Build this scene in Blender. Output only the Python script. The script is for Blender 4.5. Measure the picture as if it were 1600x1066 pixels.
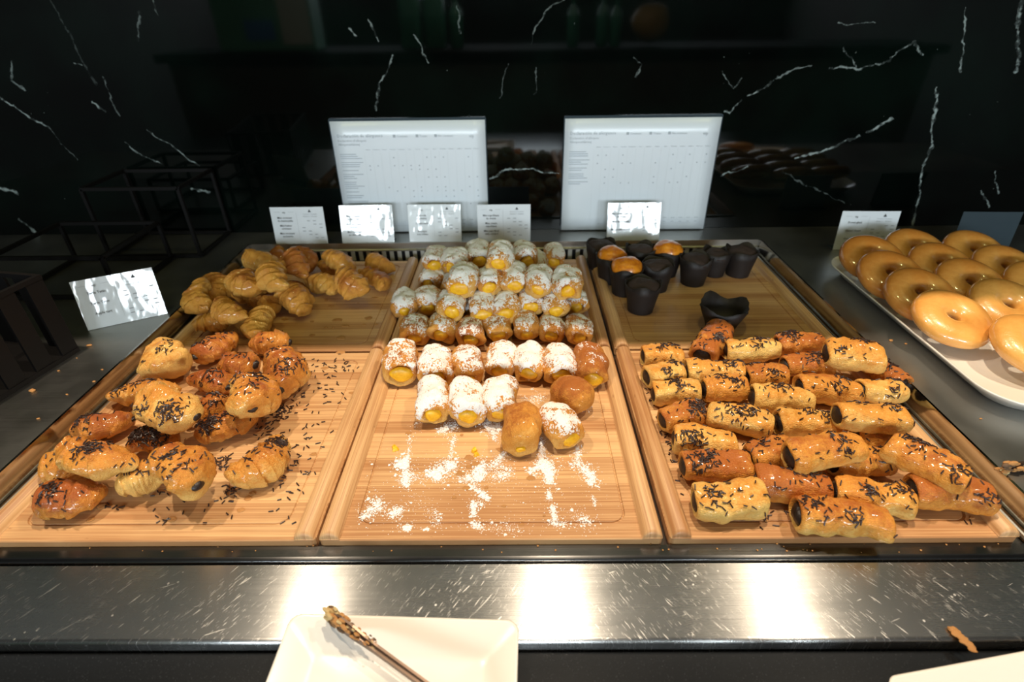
import bpy, math, random
import numpy as np
from mathutils import Matrix, Vector, Euler
S = bpy.context.scene
for o in list(bpy.data.objects): bpy.data.objects.remove(o)
COL = S.collection
# ------------------------------------------------------------------ camera
F_PX, PITCH, YAW, ROLL = 842.45, .5615, .0109, -.0139
CAM = np.array([.0266, -.3312, .4298])
_r0 = np.array([math.cos(YAW), math.sin(YAW), 0])
_fw = np.array([-math.sin(YAW)*math.cos(PITCH), math.cos(YAW)*math.cos(PITCH), -math.sin(PITCH)])
_d0 = np.cross(_fw, _r0)
CR = math.cos(ROLL)*_r0 - math.sin(ROLL)*_d0
CD = math.sin(ROLL)*_r0 + math.cos(ROLL)*_d0
def at(px, py, z=None, y=None):
    """point of the photograph -> point in the world at height z (or depth y)"""
    d = CR*(px-800)/F_PX + CD*(py-533)/F_PX + _fw
    t = (z-CAM[2])/d[2] if y is None else (y-CAM[1])/d[1]
    return CAM + d*t
cd = bpy.data.cameras.new('camera'); cam = bpy.data.objects.new('camera', cd); COL.objects.link(cam)
cd.sensor_width = 36; cd.lens = F_PX/1600*36; cd.clip_start = .01
m = np.eye(4); m[:3, 0] = CR; m[:3, 1] = -CD; m[:3, 2] = -_fw; m[:3, 3] = CAM
cam.matrix_world = Matrix(m.tolist())
cd.dof.use_dof = True; cd.dof.focus_distance = .62; cd.dof.aperture_fstop = 5.0
S.camera = cam
S.view_settings.view_transform = 'Standard'; S.view_settings.look = 'None'
S.view_settings.gamma = 1; S.view_settings.use_curve_mapping = False
S.view_settings.exposure = 0.0
# ------------------------------------------------------------------ world and lamps
wd = bpy.data.worlds.new('world'); S.world = wd; wd.use_nodes = True
wd.node_tree.nodes['Background'].inputs[0].default_value = (.55, .62, .6, 1)
wd.node_tree.nodes['Background'].inputs[1].default_value = .05
CEIL_Z = 1.55
def area(name, loc, rot, sx, sy, power, colr, shape='RECTANGLE', spread=180):
    l = bpy.data.lights.new(name, 'AREA'); l.shape = shape; l.size = sx; l.size_y = sy
    l.energy = power; l.color = colr; l.spread = math.radians(spread)
    o = bpy.data.objects.new(name, l); o.location = loc; o.rotation_euler = rot; COL.objects.link(o); return o
LAMPS = [(-.69, 14.0), (.15, 17), (.93, 14.0)]
for _x, _p in LAMPS:      # warm ceiling downlights in a row over the front of the counter
    area('downlight_or_fill_lamp', (_x, .20, CEIL_Z-.012), (0, 0, 0), .05, .05, _p*1.0, (1, .82, .61), 'DISK')
area('downlight_or_fill_lamp', (-.1, -1.25, CEIL_Z-.012), (0, 0, 0), .08, .08, 7, (1, .86, .68), 'DISK', 75)  # added fill lamp, lights the sideboard so its mirror image shows
# daylight from the windows across the room
for _x in (-1.7, 0, 1.7):
    area('window_daylight', (_x, -4.36, 1.03), (math.radians(90), 0, 0), 1.1, .60, 84, (.82, .93, 1.0))
# ------------------------------------------------------------------ mesh helpers
def mk(name, verts, faces, mat=None, parent=None, smooth=True, uv=False):
    me = bpy.data.meshes.new(name)
    me.from_pydata([tuple(map(float, v)) for v in verts], [], [tuple(int(i) for i in f) for f in faces])
    if smooth: me.polygons.foreach_set('use_smooth', [True]*len(me.polygons))
    if uv:
        u = me.uv_layers.new(name='uv'); co = np.array([v.co[:2] for v in me.vertices])
        idx = np.empty(len(me.loops), int); me.loops.foreach_get('vertex_index', idx)
        u.data.foreach_set('uv', co[idx].ravel())
    me.update()
    if mat: me.materials.append(mat)
    o = bpy.data.objects.new(name, me); COL.objects.link(o)
    if parent: o.parent = parent
    return o
class MB:
    """collects shapes, builds one mesh"""
    def __init__(s): s.v = []; s.f = []
    def add(s, v, f):
        n = len(s.v); s.v += [tuple(map(float, p)) for p in v]; s.f += [tuple(int(i)+n for i in q) for q in f]; return s
    def box(s, x0, x1, y0, y1, z0, z1, M=None, b=0.0):
        if b <= 0:
            v = [(x, y, z) for z in (z0, z1) for y in (y0, y1) for x in (x0, x1)]
            f = [(0, 2, 3, 1), (4, 5, 7, 6), (0, 1, 5, 4), (2, 6, 7, 3), (0, 4, 6, 2), (1, 3, 7, 5)]
        else:   # chamfered box
            v = []; 
            for (xx0, xx1, yy0, yy1, zz) in ((x0+b, x1-b, y0+b, y1-b, z0), (x0, x1, y0, y1, z0+b), (x0, x1, y0, y1, z1-b), (x0+b, x1-b, y0+b, y1-b, z1)):
                v += [(xx0, yy0, zz), (xx1, yy0, zz), (xx1, yy1, zz), (xx0, yy1, zz)]
            f = [(3, 2, 1, 0), (12, 13, 14, 15)]
            for k in range(3):
                for i in range(4):
                    j = (i+1) % 4; f.append((4*k+i, 4*k+j, 4*k+4+j, 4*k+4+i))
        if M is not None: v = [tuple(M @ Vector(p)) for p in v]
        return s.add(v, f)
    def bar(s, p, q, r, n=4, tw=math.pi/4):
        p = Vector(p); q = Vector(q); d = (q-p).normalized()
        a = d.cross(Vector((0, 0, 1)));  a = a.normalized() if a.length > 1e-4 else Vector((1, 0, 0))
        b = d.cross(a); v = []
        for c in (p, q):
            for i in range(n):
                t = 2*math.pi*i/n+tw; v.append(c+a*r*math.cos(t)+b*r*math.sin(t))
        f = [tuple(range(n-1, -1, -1)), tuple(range(n, 2*n))]+[(i, (i+1) % n, n+(i+1) % n, n+i) for i in range(n)]
        return s.add(v, f)
    def build(s, name, mat=None, parent=None, smooth=False, uv=False): return mk(name, s.v, s.f, mat, parent, smooth, uv)
def rrect(w, d, c, n=6):
    c = max(min(c, w/2-1e-5, d/2-1e-5), 1e-5); p = []
    for (sx, sy, a0) in ((1, 1, 0), (-1, 1, 90), (-1, -1, 180), (1, -1, 270)):
        for i in range(n+1):
            a = math.radians(a0+90*i/n); p.append((sx*(w/2-c)+c*math.cos(a), sy*(d/2-c)+c*math.sin(a)))
    return p
def loops(L, cap0=True, cap1=True, n=6):
    """L: (w,d,corner,z[,ox,oy]) stacked rounded rectangles"""
    v = []; f = []; k = 4*(n+1)
    for q in L:
        ox, oy = (q[4], q[5]) if len(q) > 4 else (0, 0)
        v += [(x+ox, y+oy, q[3]) for x, y in rrect(q[0], q[1], q[2], n)]
    for a in range(len(L)-1):
        for i in range(k):
            j = (i+1) % k; f.append((a*k+i, a*k+j, a*k+k+j, a*k+k+i))
    if cap0: f.append(tuple(range(k-1, -1, -1)))
    if cap1: f.append(tuple(range((len(L)-1)*k, len(L)*k)))
    return v, f
def grid_faces(nt, na, closed=True):
    f = []
    for i in range(nt-1):
        for j in range(na if closed else na-1):
            k = (j+1) % na; f.append((i*na+j, i*na+k, (i+1)*na+k, (i+1)*na+j))
    return f
def _h(i, j, k, s):
    n = (i*374761393 + j*668265263 + k*2147483647 + s*974634541) & 0xffffffff
    n = ((n ^ (n >> 13))*1274126177) & 0xffffffff
    n = ((n ^ (n >> 16))*2246822519) & 0xffffffff
    return ((n ^ (n >> 15)) & 0xffff)/32767.5-1
def noise(P, sc, seed=0):
    P = np.asarray(P, float)*sc; I = np.floor(P).astype(np.int64); T = P-I; T = T*T*(3-2*T); r = 0
    for a in (0, 1):
        for b in (0, 1):
            for c in (0, 1):
                w = (T[:, 0] if a else 1-T[:, 0])*(T[:, 1] if b else 1-T[:, 1])*(T[:, 2] if c else 1-T[:, 2])
                r = r+w*_h(I[:, 0]+a, I[:, 1]+b, I[:, 2]+c, seed)
    return r
def fnoise(P, sc, seed=0, o=3): return sum(noise(P, sc*2**i, seed+i)/2**i for i in range(o))
def tag(o, label, cat, group=None, kind=None):
    o['label'] = label; o['category'] = cat
    if group: o['group'] = group
    if kind: o['kind'] = kind
    return o
def empty(name, loc=(0, 0, 0), rot=(0, 0, 0)):
    o = bpy.data.objects.new(name, None); o.location = loc; o.rotation_euler = rot; o.empty_display_size = .02; COL.objects.link(o); return o
def stuff(o): o['kind'] = 'stuff'; return o
def struct(o): o['kind'] = 'structure'; return o
# ------------------------------------------------------------------ material helpers
class N:
    def __init__(s, name):
        s.m = bpy.data.materials.new(name); s.m.use_nodes = True; s.t = s.m.node_tree; s.b = s.t.nodes['Principled BSDF']
    def n(s, typ, ins=None, **at_):
        q = s.t.nodes.new(typ)
        for k, v in at_.items(): setattr(q, k, v)
        for k, v in (ins or {}).items(): s.set(q.inputs[k], v)
        return q
    def set(s, sock, v):
        if isinstance(v, bpy.types.NodeSocket): s.t.links.new(v, sock)
        elif isinstance(v, (tuple, list)) and len(v) == 3 and sock.type == 'RGBA': sock.default_value = (*v, 1)
        else: sock.default_value = v
    def p(s, **k):
        for a, v in k.items(): s.set(s.b.inputs[a.replace('_', ' ')], v)
        return s
    def obj(s): return s.n('ShaderNodeTexCoord').outputs['Object']
    def gen(s): return s.n('ShaderNodeTexCoord').outputs['Generated']
    def map(s, v, sc=(1, 1, 1), rot=(0, 0, 0), loc=(0, 0, 0)):
        return s.n('ShaderNodeMapping', {'Vector': v, 'Scale': sc, 'Rotation': rot, 'Location': loc}).outputs[0]
    def noise(s, v, scale=5, detail=3, rough=.5, dist=0, col=False):
        q = s.n('ShaderNodeTexNoise', {'Vector': v, 'Scale': scale, 'Detail': detail, 'Roughness': rough, 'Distortion': dist})
        return q.outputs['Color' if col else 'Fac']
    def math(s, op, a, b=0, c=None, clamp=False):
        q = s.n('ShaderNodeMath', operation=op, use_clamp=clamp); s.set(q.inputs[0], a); s.set(q.inputs[1], b)
        if c is not None: s.set(q.inputs[2], c)
        return q.outputs[0]
    def rng(s, v, a, b, c=0, d=1, smooth=True):
        q = s.n('ShaderNodeMapRange', {'Value': v, 'From Min': a, 'From Max': b, 'To Min': c, 'To Max': d})
        q.interpolation_type = 'SMOOTHSTEP' if smooth else 'LINEAR'; return q.outputs[0]
    def mix(s, f, a, b, blend='MIX'):
        q = s.n('ShaderNodeMix', data_type='RGBA', blend_type=blend); s.set(q.inputs[0], f); s.set(q.inputs[6], a); s.set(q.inputs[7], b); return q.outputs[2]
    def sep(s, v): return s.n('ShaderNodeSeparateXYZ', {0: v}).outputs
    def bump(s, h, strength=.3, dist=.001): s.set(s.b.inputs['Normal'], s.n('ShaderNodeBump', {'Height': h, 'Strength': strength, 'Distance': dist}).outputs[0])
    def attr(s, name): return s.n('ShaderNodeAttribute', attribute_type='OBJECT', attribute_name=name).outputs['Fac']
    def rnd(s): return s.n('ShaderNodeObjectInfo').outputs['Random']
def simple(name, col, rough=.5, metal=0, coat=0, **k):
    q = N(name); q.p(Base_Color=col, Roughness=rough, Metallic=metal, Coat_Weight=coat, Coat_Roughness=.08, **k); return q.m
MAT = {}
def pastry(name, pale, brown, dark, gloss=.35, coat=.5, sugar=False, band=0):
    q = N(name); ob = q.obj(); gz = q.sep(q.gen())[2]; tone = q.attr('tone')
    rv = q.n('ShaderNodeVectorMath', {0: ob, 1: (7.3, 3.1, 1.7)}, operation='ADD'); sh = q.n('ShaderNodeVectorMath', {0: ob}, operation='ADD')
    rr = q.n('ShaderNodeCombineXYZ', {0: q.math('MULTIPLY', q.rnd(), 3.0), 1: q.math('MULTIPLY', q.rnd(), 7.0), 2: 0.0}).outputs[0]
    q.t.links.new(rr, sh.inputs[1]); v = sh.outputs[0]
    n1 = q.noise(v, 38, 4, .6); n2 = q.noise(v, 130, 5, .65); n3 = q.noise(q.map(v, (260, 1100, 1100)), 1, 2, .5)
    k = q.math('ADD', q.math('MULTIPLY', q.math('SUBTRACT', n1, .5), 1.5), gz)
    k = q.math('ADD', k, q.math('MULTIPLY', q.math('SUBTRACT', n2, .5), .85))
    k = q.math('ADD', k, q.math('MULTIPLY', q.math('SUBTRACT', tone, .5), 1.0))
    n4 = q.noise(v, 480, 3, .6); k = q.math('ADD', k, q.math('MULTIPLY', q.math('SUBTRACT', n4, .5), .5))
    c = q.mix(q.rng(k, .15, .75), pale, brown); c = q.mix(q.rng(k, .72, 1.35), c, dark)
    c = q.mix(q.math('MULTIPLY', q.rng(n3, .45, .7), .18), c, dark)
    rough = q.rng(n2, .3, .7, gloss*1.3, gloss*1.9)
    if sugar:
        amt = q.attr('sugar'); zz = q.sep(ob)
        s1 = q.noise(v, 420, 3, .7); s2 = q.noise(v, 70, 4, .6)
        g = q.math('ADD', q.math('MULTIPLY', s1, 1.5), q.math('MULTIPLY', s2, 1.7))
        g = q.math('ADD', g, q.math('MULTIPLY', q.math('SUBTRACT', gz, .60), .9))
        g = q.math('ADD', g, q.math('MULTIPLY', q.math('SUBTRACT', amt, .5), .75))
        mk_ = q.math('MULTIPLY', q.rng(g, 1.74, 1.86), q.rng(amt, 0, .08))
        c = q.mix(mk_, c, (.86, .84, .80)); rough = q.mix(mk_, rough, (.9, .9, .9))
        q.p(Coat_Weight=q.math('MULTIPLY', q.math('SUBTRACT', 1, mk_), coat))
    else: q.p(Coat_Weight=coat)
    q.p(Base_Color=c, Roughness=rough, Coat_Roughness=.09, Specular_IOR_Level=.3)
    q.bump(q.math('ADD', q.math('ADD', q.math('MULTIPLY', n2, 1.0), q.math('MULTIPLY', n3, .5)), q.math('MULTIPLY', n4, .25)), .85, .0026)
    q.b.inputs['Subsurface Weight'].default_value = .06; q.b.inputs['Subsurface Radius'].default_value = (.004, .002, .001)
    MAT[name] = q.m
pastry('plain_pastry', (.76, .44, .10), (.66, .30, .045), (.40, .125, .018), .32, .4)
pastry('chocolate_croissant_pastry', (.80, .49, .135), (.64, .26, .038), (.36, .09, .014), .30, .5)
pastry('roll_pastry', (.82, .52, .145), (.70, .30, .045), (.42, .12, .018), .32, .4)
pastry('cream_pastry', (.76, .45, .12), (.62, .27, .042), (.36, .11, .018), .48, .12, True)
q = N('cream'); v = q.obj(); n = q.noise(v, 160, 4, .6)
q.p(Base_Color=q.mix(q.rng(n, .3, .7), (.74, .36, .008), (.90, .52, .015)), Roughness=.42, Coat_Weight=.12); q.bump(n, .5, .001); MAT['cream'] = q.m
q = N('chocolate'); v = q.obj(); n = q.noise(v, 260, 4, .6)
q.p(Base_Color=q.mix(n, (.008, .005, .004), (.028, .015, .011)), Roughness=.38); q.bump(n, .8, .0015); MAT['chocolate'] = q.m
MAT['sprinkle'] = simple('sprinkle', (.034, .017, .013), .42)
def bamboo(name, along_y=False):
    q = N(name); v = q.obj(); x, y, z = q.sep(v)[0:3]
    if along_y: x, y = y, x
    rr = q.math('MULTIPLY', q.rnd(), 9.0)
    st = q.math('FLOOR', q.math('ADD', q.math('MULTIPLY', y, 48.0), rr))
    wn = q.n('ShaderNodeTexWhiteNoise', {'W': st}, noise_dimensions='1D').outputs['Value']
    vec = q.n('ShaderNodeCombineXYZ', {0: q.math('MULTIPLY', q.math('ADD', x, q.math('MULTIPLY', wn, 3.0)), 5.0), 1: q.math('MULTIPLY', y, 420.0), 2: rr}).outputs[0]
    g1 = q.noise(vec, 1, 3, .6)
    vec2 = q.n('ShaderNodeCombineXYZ', {0: q.math('MULTIPLY', x, 11.0), 1: q.math('MULTIPLY', y, 900.0), 2: rr}).outputs[0]
    g2 = q.noise(vec2, 1, 2, .5); bl = q.noise(v, 9, 3, .55)
    k = q.math('ADD', q.math('ADD', q.math('MULTIPLY', g1, .70), q.math('MULTIPLY', g2, .55)), q.math('MULTIPLY', wn, .30)); k = q.math('SUBTRACT', k, .22)
    k = q.math('ADD', k, q.math('MULTIPLY', q.math('SUBTRACT', bl, .5), .35))
    c = q.mix(q.rng(k, .25, .85), (.40, .185, .068), (.71, .44, .205))
    kn = q.noise(q.map(v, (60, 160, 60) if not along_y else (160, 60, 60)), 1, 2, .5)      # brown nodes of the cane
    c = q.mix(q.rng(kn, .70, .80, 0, .5), c, (.26, .11, .035))
    q.p(Base_Color=c, Roughness=.48, Coat_Weight=.08); q.bump(g1, .12, .0006); MAT[name] = q.m
bamboo('bamboo'); bamboo('bamboo_handle', True)
def steel(name, base, rough, scr=0, flip=0, aniso=.75):
    q = N(name); v = q.obj()
    br = q.noise(q.map(v, (6, 900, 900)), 1, 2, .6); cl = q.noise(v, 7, 4, .6)
    c = q.mix(q.rng(cl, .3, .7), tuple(b*.86 for b in base), base)
    r = q.math('ADD', q.math('MULTIPLY', q.math('SUBTRACT', br, .5), .10), q.rng(cl, .3, .75, rough*.9, rough*1.15))
    q.p(Metallic=1.0, Anisotropic=aniso, Anisotropic_Rotation=.25)
    tn = q.n('ShaderNodeTangent', direction_type='UV_MAP', uv_map='uv').outputs[0]; q.set(q.b.inputs['Tangent'], tn)
    if scr:      # scratches: short fine strokes in two slants, lamp glint painted in by side
        mk_ = None
        x = q.sep(v)[0]
        for ang, sd, sc, th in ((57, .0, 1.0, .650), (-57, 5.0, 1.0, .650), (60, 9., 1.8, .64), (-60, 11., 1.8, .64), (48, 2., .6, .675), (-50, 7., .6, .675), (20, 3., .8, .70)):
            nn = q.noise(q.map(q.map(v, (1, 1, 1), (0, 0, math.radians(-ang)), (sd, sd, 0)), (50*sc, 620*sc, 1)), 1, 2, .5)
            a = q.rng(nn, th, th+.05)
            a = q.math('MULTIPLY', a, q.rng(q.noise(v, 11+sd, 2, .5), .36, .62))
            if abs(ang) > 30: a = q.math('MULTIPLY', a, q.rng(x, -.02, .12, 1, 0) if ang > 0 else q.rng(x, -.02, .12, 0, 1))
            mk_ = a if mk_ is None else q.math('MAXIMUM', mk_, a)
        sp = q.n('ShaderNodeTexVoronoi', {'Vector': v, 'Scale': 130.0}).outputs['Distance']
        spm = q.math('MULTIPLY', q.rng(sp, .10, .16, 1, 0), q.rng(q.noise(v, 30, 2), .58, .66))
        mk_ = q.math('MAXIMUM', mk_, spm)
        mk_ = q.math('MULTIPLY', mk_, .55); c = q.mix(mk_, c, (.95, .93, .9)); r = q.math('ADD', r, q.math('MULTIPLY', mk_, .28)); q.p(Anisotropic=q.math('MULTIPLY', q.math('SUBTRACT', 1, mk_), aniso))
    q.p(Base_Color=c, Roughness=r); q.bump(br, .06, .0004); MAT[name] = q.m
steel('shelf_steel', (.54, .54, .53), .25, scr=1, aniso=.94)
steel('lip_steel', (.16, .16, .16), .2)
steel('counter_steel', (.42, .42, .40), .36, aniso=.3)
steel('well_steel', (.58, .55, .50), .10, aniso=0.0)
steel('rim_steel', (.55, .54, .50), .34, aniso=0.0)
MAT['pale_steel'] = simple('pale_steel', (.60, .58, .52), .45, .35)
MAT['dark_steel'] = simple('dark_steel', (.22, .22, .22), .25, 1)
MAT['black'] = simple('black', (.006, .006, .007), .35)
MAT['black_iron'] = simple('black_iron', (.006, .0055, .0055), .45, Specular_IOR_Level=.18)
q = N('black_stone'); v = q.obj(); n = q.noise(v, 900, 3, .7)
q.p(Base_Color=q.mix(q.rng(n, .62, .72), (.008, .009, .010), (.05, .055, .06)), Roughness=.16); MAT['black_stone'] = q.m
MAT['porcelain'] = simple('porcelain', (.80, .76, .69), .28, 0, .25)
MAT['paper'] = None
q = N('laminated_paper'); v = q.obj(); n = q.noise(q.map(v, (1, .3, .55), (0, .5, 0)), 55, 1, .4)
q.p(Base_Color=(.68, .72, .75), Roughness=.5, Coat_Weight=1.0, Coat_Roughness=.06)
bn = q.n('ShaderNodeBump', {'Height': n, 'Strength': .6, 'Distance': .0014}).outputs[0]; q.set(q.b.inputs['Coat Normal'], bn); MAT['laminated_paper'] = q.m
q = N('sheet_paper'); v = q.obj(); n = q.noise(v, 14, 1, .4)
q.p(Base_Color=(.65, .70, .74), Roughness=.45, Coat_Weight=1.0, Coat_Roughness=.30)
bn = q.n('ShaderNodeBump', {'Height': n, 'Strength': .5, 'Distance': .004}).outputs[0]; q.set(q.b.inputs['Coat Normal'], bn); MAT['sheet_paper'] = q.m
MAT['ink'] = simple('ink', (.05, .055, .06), .6); MAT['grey_ink'] = simple('grey_ink', (.30, .32, .34), .6); MAT['pale_ink'] = simple('pale_ink', (.56, .60, .62), .6)
MAT['acrylic'] = simple('acrylic', (.035, .05, .06), .12)
MAT['sugar_powder'] = simple('sugar_powder', (.88, .86, .82), .9)
q = N('glaze'); v = q.obj(); n = q.noise(v, 24, 4, .6); gz = q.sep(q.gen())[2]
c = q.mix(q.rng(q.math('ADD', n, q.math('MULTIPLY', q.math('SUBTRACT', q.attr('tone'), .5), .6)), .25, .8), (.74, .37, .085), (.56, .20, .03))
q.p(Base_Color=c, Roughness=.30, Coat_Weight=.9, Coat_Roughness=.07); q.bump(q.noise(v, 110, 4, .6), .45, .0016)
MAT['glaze'] = q.m
MAT['dough'] = simple('dough', (.80, .58, .28), .6)
q = N('muffin_paper'); v = q.obj(); n = q.noise(v, 60, 3, .6)
q.p(Base_Color=q.mix(n, (.007, .005, .0045), (.018, .011, .009)), Roughness=.6); q.bump(n, .3, .001); MAT['muffin_paper'] = q.m
q = N('chocolate_cake'); v = q.obj(); n = q.noise(v, 170, 5, .7)
q.p(Base_Color=q.mix(n, (.014, .007, .005), (.045, .022, .015)), Roughness=.7); q.bump(n, .8, .002); MAT['chocolate_cake'] = q.m
q = N('orange_glaze'); v = q.obj(); n = q.noise(v, 90, 5, .65)
q.p(Base_Color=q.mix(q.rng(n, .35, .7), (.74, .26, .012), (.46, .12, .008)), Roughness=.28, Coat_Weight=.6); q.bump(n, .7, .0015); MAT['orange_glaze'] = q.m
MAT['crumb'] = simple('crumb', (.42, .20, .06), .8); MAT['dark_crumb'] = simple('dark_crumb', (.12, .065, .03), .7); MAT['tan_crumb'] = simple('tan_crumb', (.50, .36, .16), .8)
MAT['old_steel'] = simple('old_steel', (.20, .14, .105), .38, 1)
MAT['smoked_glass'] = None
q = N('tinted_glass')
tr = q.n('ShaderNodeBsdfTransparent', {'Color': (.37, .395, .285, 1)}); gl = q.n('ShaderNodeBsdfGlossy', {'Color': (.9, .9, .9, 1), 'Roughness': .05}); mx = q.n('ShaderNodeMixShader', {0: .05})
q.t.links.new(tr.outputs[0], mx.inputs[1]); q.t.links.new(gl.outputs[0], mx.inputs[2]); q.t.links.new(mx.outputs[0], q.t.nodes['Material Output'].inputs['Surface']); MAT['tinted_glass'] = q.m
# black marble: veins run along given lines of the wall, broken up by noise
WALL_Y = .765
def marble():
    q = N('black_marble'); v = q.n('ShaderNodeNewGeometry').outputs['Position']
    d1 = q.n('ShaderNodeVectorMath', {0: q.noise(v, 28, 3, .6, col=True), 1: (.5, .5, .5)}, operation='SUBTRACT').outputs[0]
    d1 = q.n('ShaderNodeVectorMath', {0: d1, 3: .022}, operation='SCALE').outputs[0]
    pv = q.n('ShaderNodeVectorMath', {0: v, 1: d1}, operation='ADD').outputs[0]
    wob = q.rng(q.noise(v, 55, 3, .7), .3, .7, .35, 1.6)
    veins = []
    def L(f, pts, w, b=1.0):
        P = [f(p) for p in pts]
        for a, c in zip(P[:-1], P[1:]): veins.append((a, c, w, b))
    a_ = lambda p: (p[0]/2.664, p[1]/2.664)
    b_ = lambda p: (560+p[0]/2.963, p[1]/2.963)
    c_ = lambda p: (1050+p[0]/2.665, p[1]/2.665)
    i_ = lambda p: p
    L(a_, [(-40, 395), (60, 440), (210, 540)], 1.5); L(a_, [(210, 540), (320, 665)], .6, .5); L(a_, [(390, 430), (445, 465)], 1.6)
    L(a_, [(520, 595), (600, 650), (675, 690)], .9, .9); L(a_, [(610, 540), (700, 600), (830, 690)], .9, .9)
    L(a_, [(640, 0), (660, 60)], 1.2, .5); L(a_, [(585, 50), (578, 170)], 1.2, .35); L(a_, [(45, 260), (48, 330), (100, 370)], 1.6, .5)
    L(a_, [(-20, 780), (60, 800)], 2.6, 1.4); L(a_, [(80, 910), (140, 960), (250, 1030)], 2.2, 1.0); L(a_, [(430, 320), (490, 480)], 1.2, .35)
    L(a_, [(800, 790), (870, 805)], 1.6, 1.0); L(a_, [(210, 0), (400, 350)], 1.6, .12); L(a_, [(300, 260), (345, 270)], 1.2, .6)
    L(b_, [(160, 265), (95, 380), (80, 510)], 1.3, .8); L(b_, [(40, 90), (90, 185)], 1.3, .6); L(b_, [(250, 150), (330, 290)], 1.2, .6)
    L(b_, [(455, 20), (465, 160)], 1.2, .35); L(b_, [(950, -10), (890, 30), (810, 120), (800, 200)], .9, .5); L(b_, [(700, 290), (650, 460)], .9, .3); L(b_, [(825, 320), (820, 440)], .9, .35)
    L(b_, [(1280, 270), (1310, 300), (1290, 360)], 1.0, .5); L(a_, [(1455, 120), (1475, 150)], 1.3, .8)
    L(c_, [(215, 462), (245, 470), (290, 420)], 1.4); L(c_, [(320, 400), (415, 340)], 1.7); L(c_, [(415, 340), (500, 290), (570, 282)], 1.1, .6)
    L(c_, [(660, 282), (780, 288)], 1.4, .8); L(c_, [(715, 200), (765, 280)], 1.1, .7); L(c_, [(780, 288), (880, 260), (1000, 185), (1040, 235)], 1.6, .9)
    L(c_, [(1220, 30), (1215, 150), (1195, 300)], 1.5, .9); L(c_, [(1455, -20), (1435, 180), (1440, 290)], 2.6, .9)
    L(c_, [(510, 660), (620, 630), (780, 565)], 1.8, 1.1); L(c_, [(810, 550), (920, 495)], 1.7, 1.0); L(c_, [(200, 740), (315, 690)], 1.5, 1.0)
    L(c_, [(1105, 360), (1090, 480), (1080, 610), (1040, 700), (1025, 820), (990, 1010)], 2.0, 1.1)
    L(c_, [(205, 305), (250, 370), (285, 330)], 1.0, .6); L(c_, [(460, 715), (720, 850)], .9, .3)
    L(c_, [(1290, 790), (1320, 860)], 1.4, 1.0); L(c_, [(1350, 710), (1355, 810)], 1.1, .7); L(c_, [(1400, 900), (1440, 1010)], 1.3, .9); L(c_, [(1350, 1045), (1460, 1030)], 2., .9)
    L(c_, [(700, 90), (840, 95)], .8, .5); L(i_, [(766, 279), (798, 265), (830, 266), (872, 274)], 1.5, 1.1)
    g = bpy.data.node_groups.new('vein_line', 'ShaderNodeTree')
    for nm, ty in (('P', 'NodeSocketVector'), ('A', 'NodeSocketVector'), ('BA', 'NodeSocketVector'), ('IL', 'NodeSocketFloat'), ('W', 'NodeSocketFloat'), ('B', 'NodeSocketFloat'), ('Prev', 'NodeSocketFloat'), ('IW', 'NodeSocketFloat')):
        g.interface.new_socket(nm, in_out='INPUT', socket_type=ty)
    g.interface.new_socket('Out', in_out='OUTPUT', socket_type='NodeSocketFloat')
    gi = g.nodes.new('NodeGroupInput'); go = g.nodes.new('NodeGroupOutput'); lk = g.links.new
    def vm(op): n_ = g.nodes.new('ShaderNodeVectorMath'); n_.operation = op; return n_
    def fm(op): n_ = g.nodes.new('ShaderNodeMath'); n_.operation = op; return n_
    tz = vm('SCALE'); tz.inputs[0].default_value = (1e-7, 0, 1e-7); lk(gi.outputs[6], tz.inputs[3]); ta = vm('ADD'); lk(gi.outputs[0], ta.inputs[0]); lk(tz.outputs[0], ta.inputs[1])
    s1 = vm('SUBTRACT'); lk(ta.outputs[0], s1.inputs[0]); lk(gi.outputs[1], s1.inputs[1])
    dt = vm('DOT_PRODUCT'); lk(s1.outputs[0], dt.inputs[0]); lk(gi.outputs[2], dt.inputs[1])
    mu = fm('MULTIPLY'); mu.use_clamp = True; lk(dt.outputs['Value'], mu.inputs[0]); lk(gi.outputs[3], mu.inputs[1])
    sc = vm('SCALE'); lk(gi.outputs[2], sc.inputs[0]); lk(mu.outputs[0], sc.inputs[3])
    s2 = vm('SUBTRACT'); lk(s1.outputs[0], s2.inputs[0]); lk(sc.outputs[0], s2.inputs[1])
    ln = vm('LENGTH'); lk(s2.outputs[0], ln.inputs[0])
    dv = fm('DIVIDE'); lk(ln.outputs['Value'], dv.inputs[0]); lk(gi.outputs[4], dv.inputs[1])
    mw = fm('MULTIPLY'); lk(dv.outputs[0], mw.inputs[0]); lk(gi.outputs[7], mw.inputs[1])
    su = fm('SUBTRACT'); su.use_clamp = True; su.inputs[0].default_value = 1.25; lk(mw.outputs[0], su.inputs[1])
    m2 = fm('MULTIPLY'); lk(su.outputs[0], m2.inputs[0]); lk(gi.outputs[5], m2.inputs[1])
    mx = fm('MAXIMUM'); lk(m2.outputs[0], mx.inputs[0]); lk(gi.outputs[6], mx.inputs[1]); lk(mx.outputs[0], go.inputs[0])
    prev = 0.0; iw = q.math('DIVIDE', 1.0, wob)
    pw = q.n('ShaderNodeVectorMath', {0: pv, 1: (1, 0, 1)}, operation='MULTIPLY').outputs[0]
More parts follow.
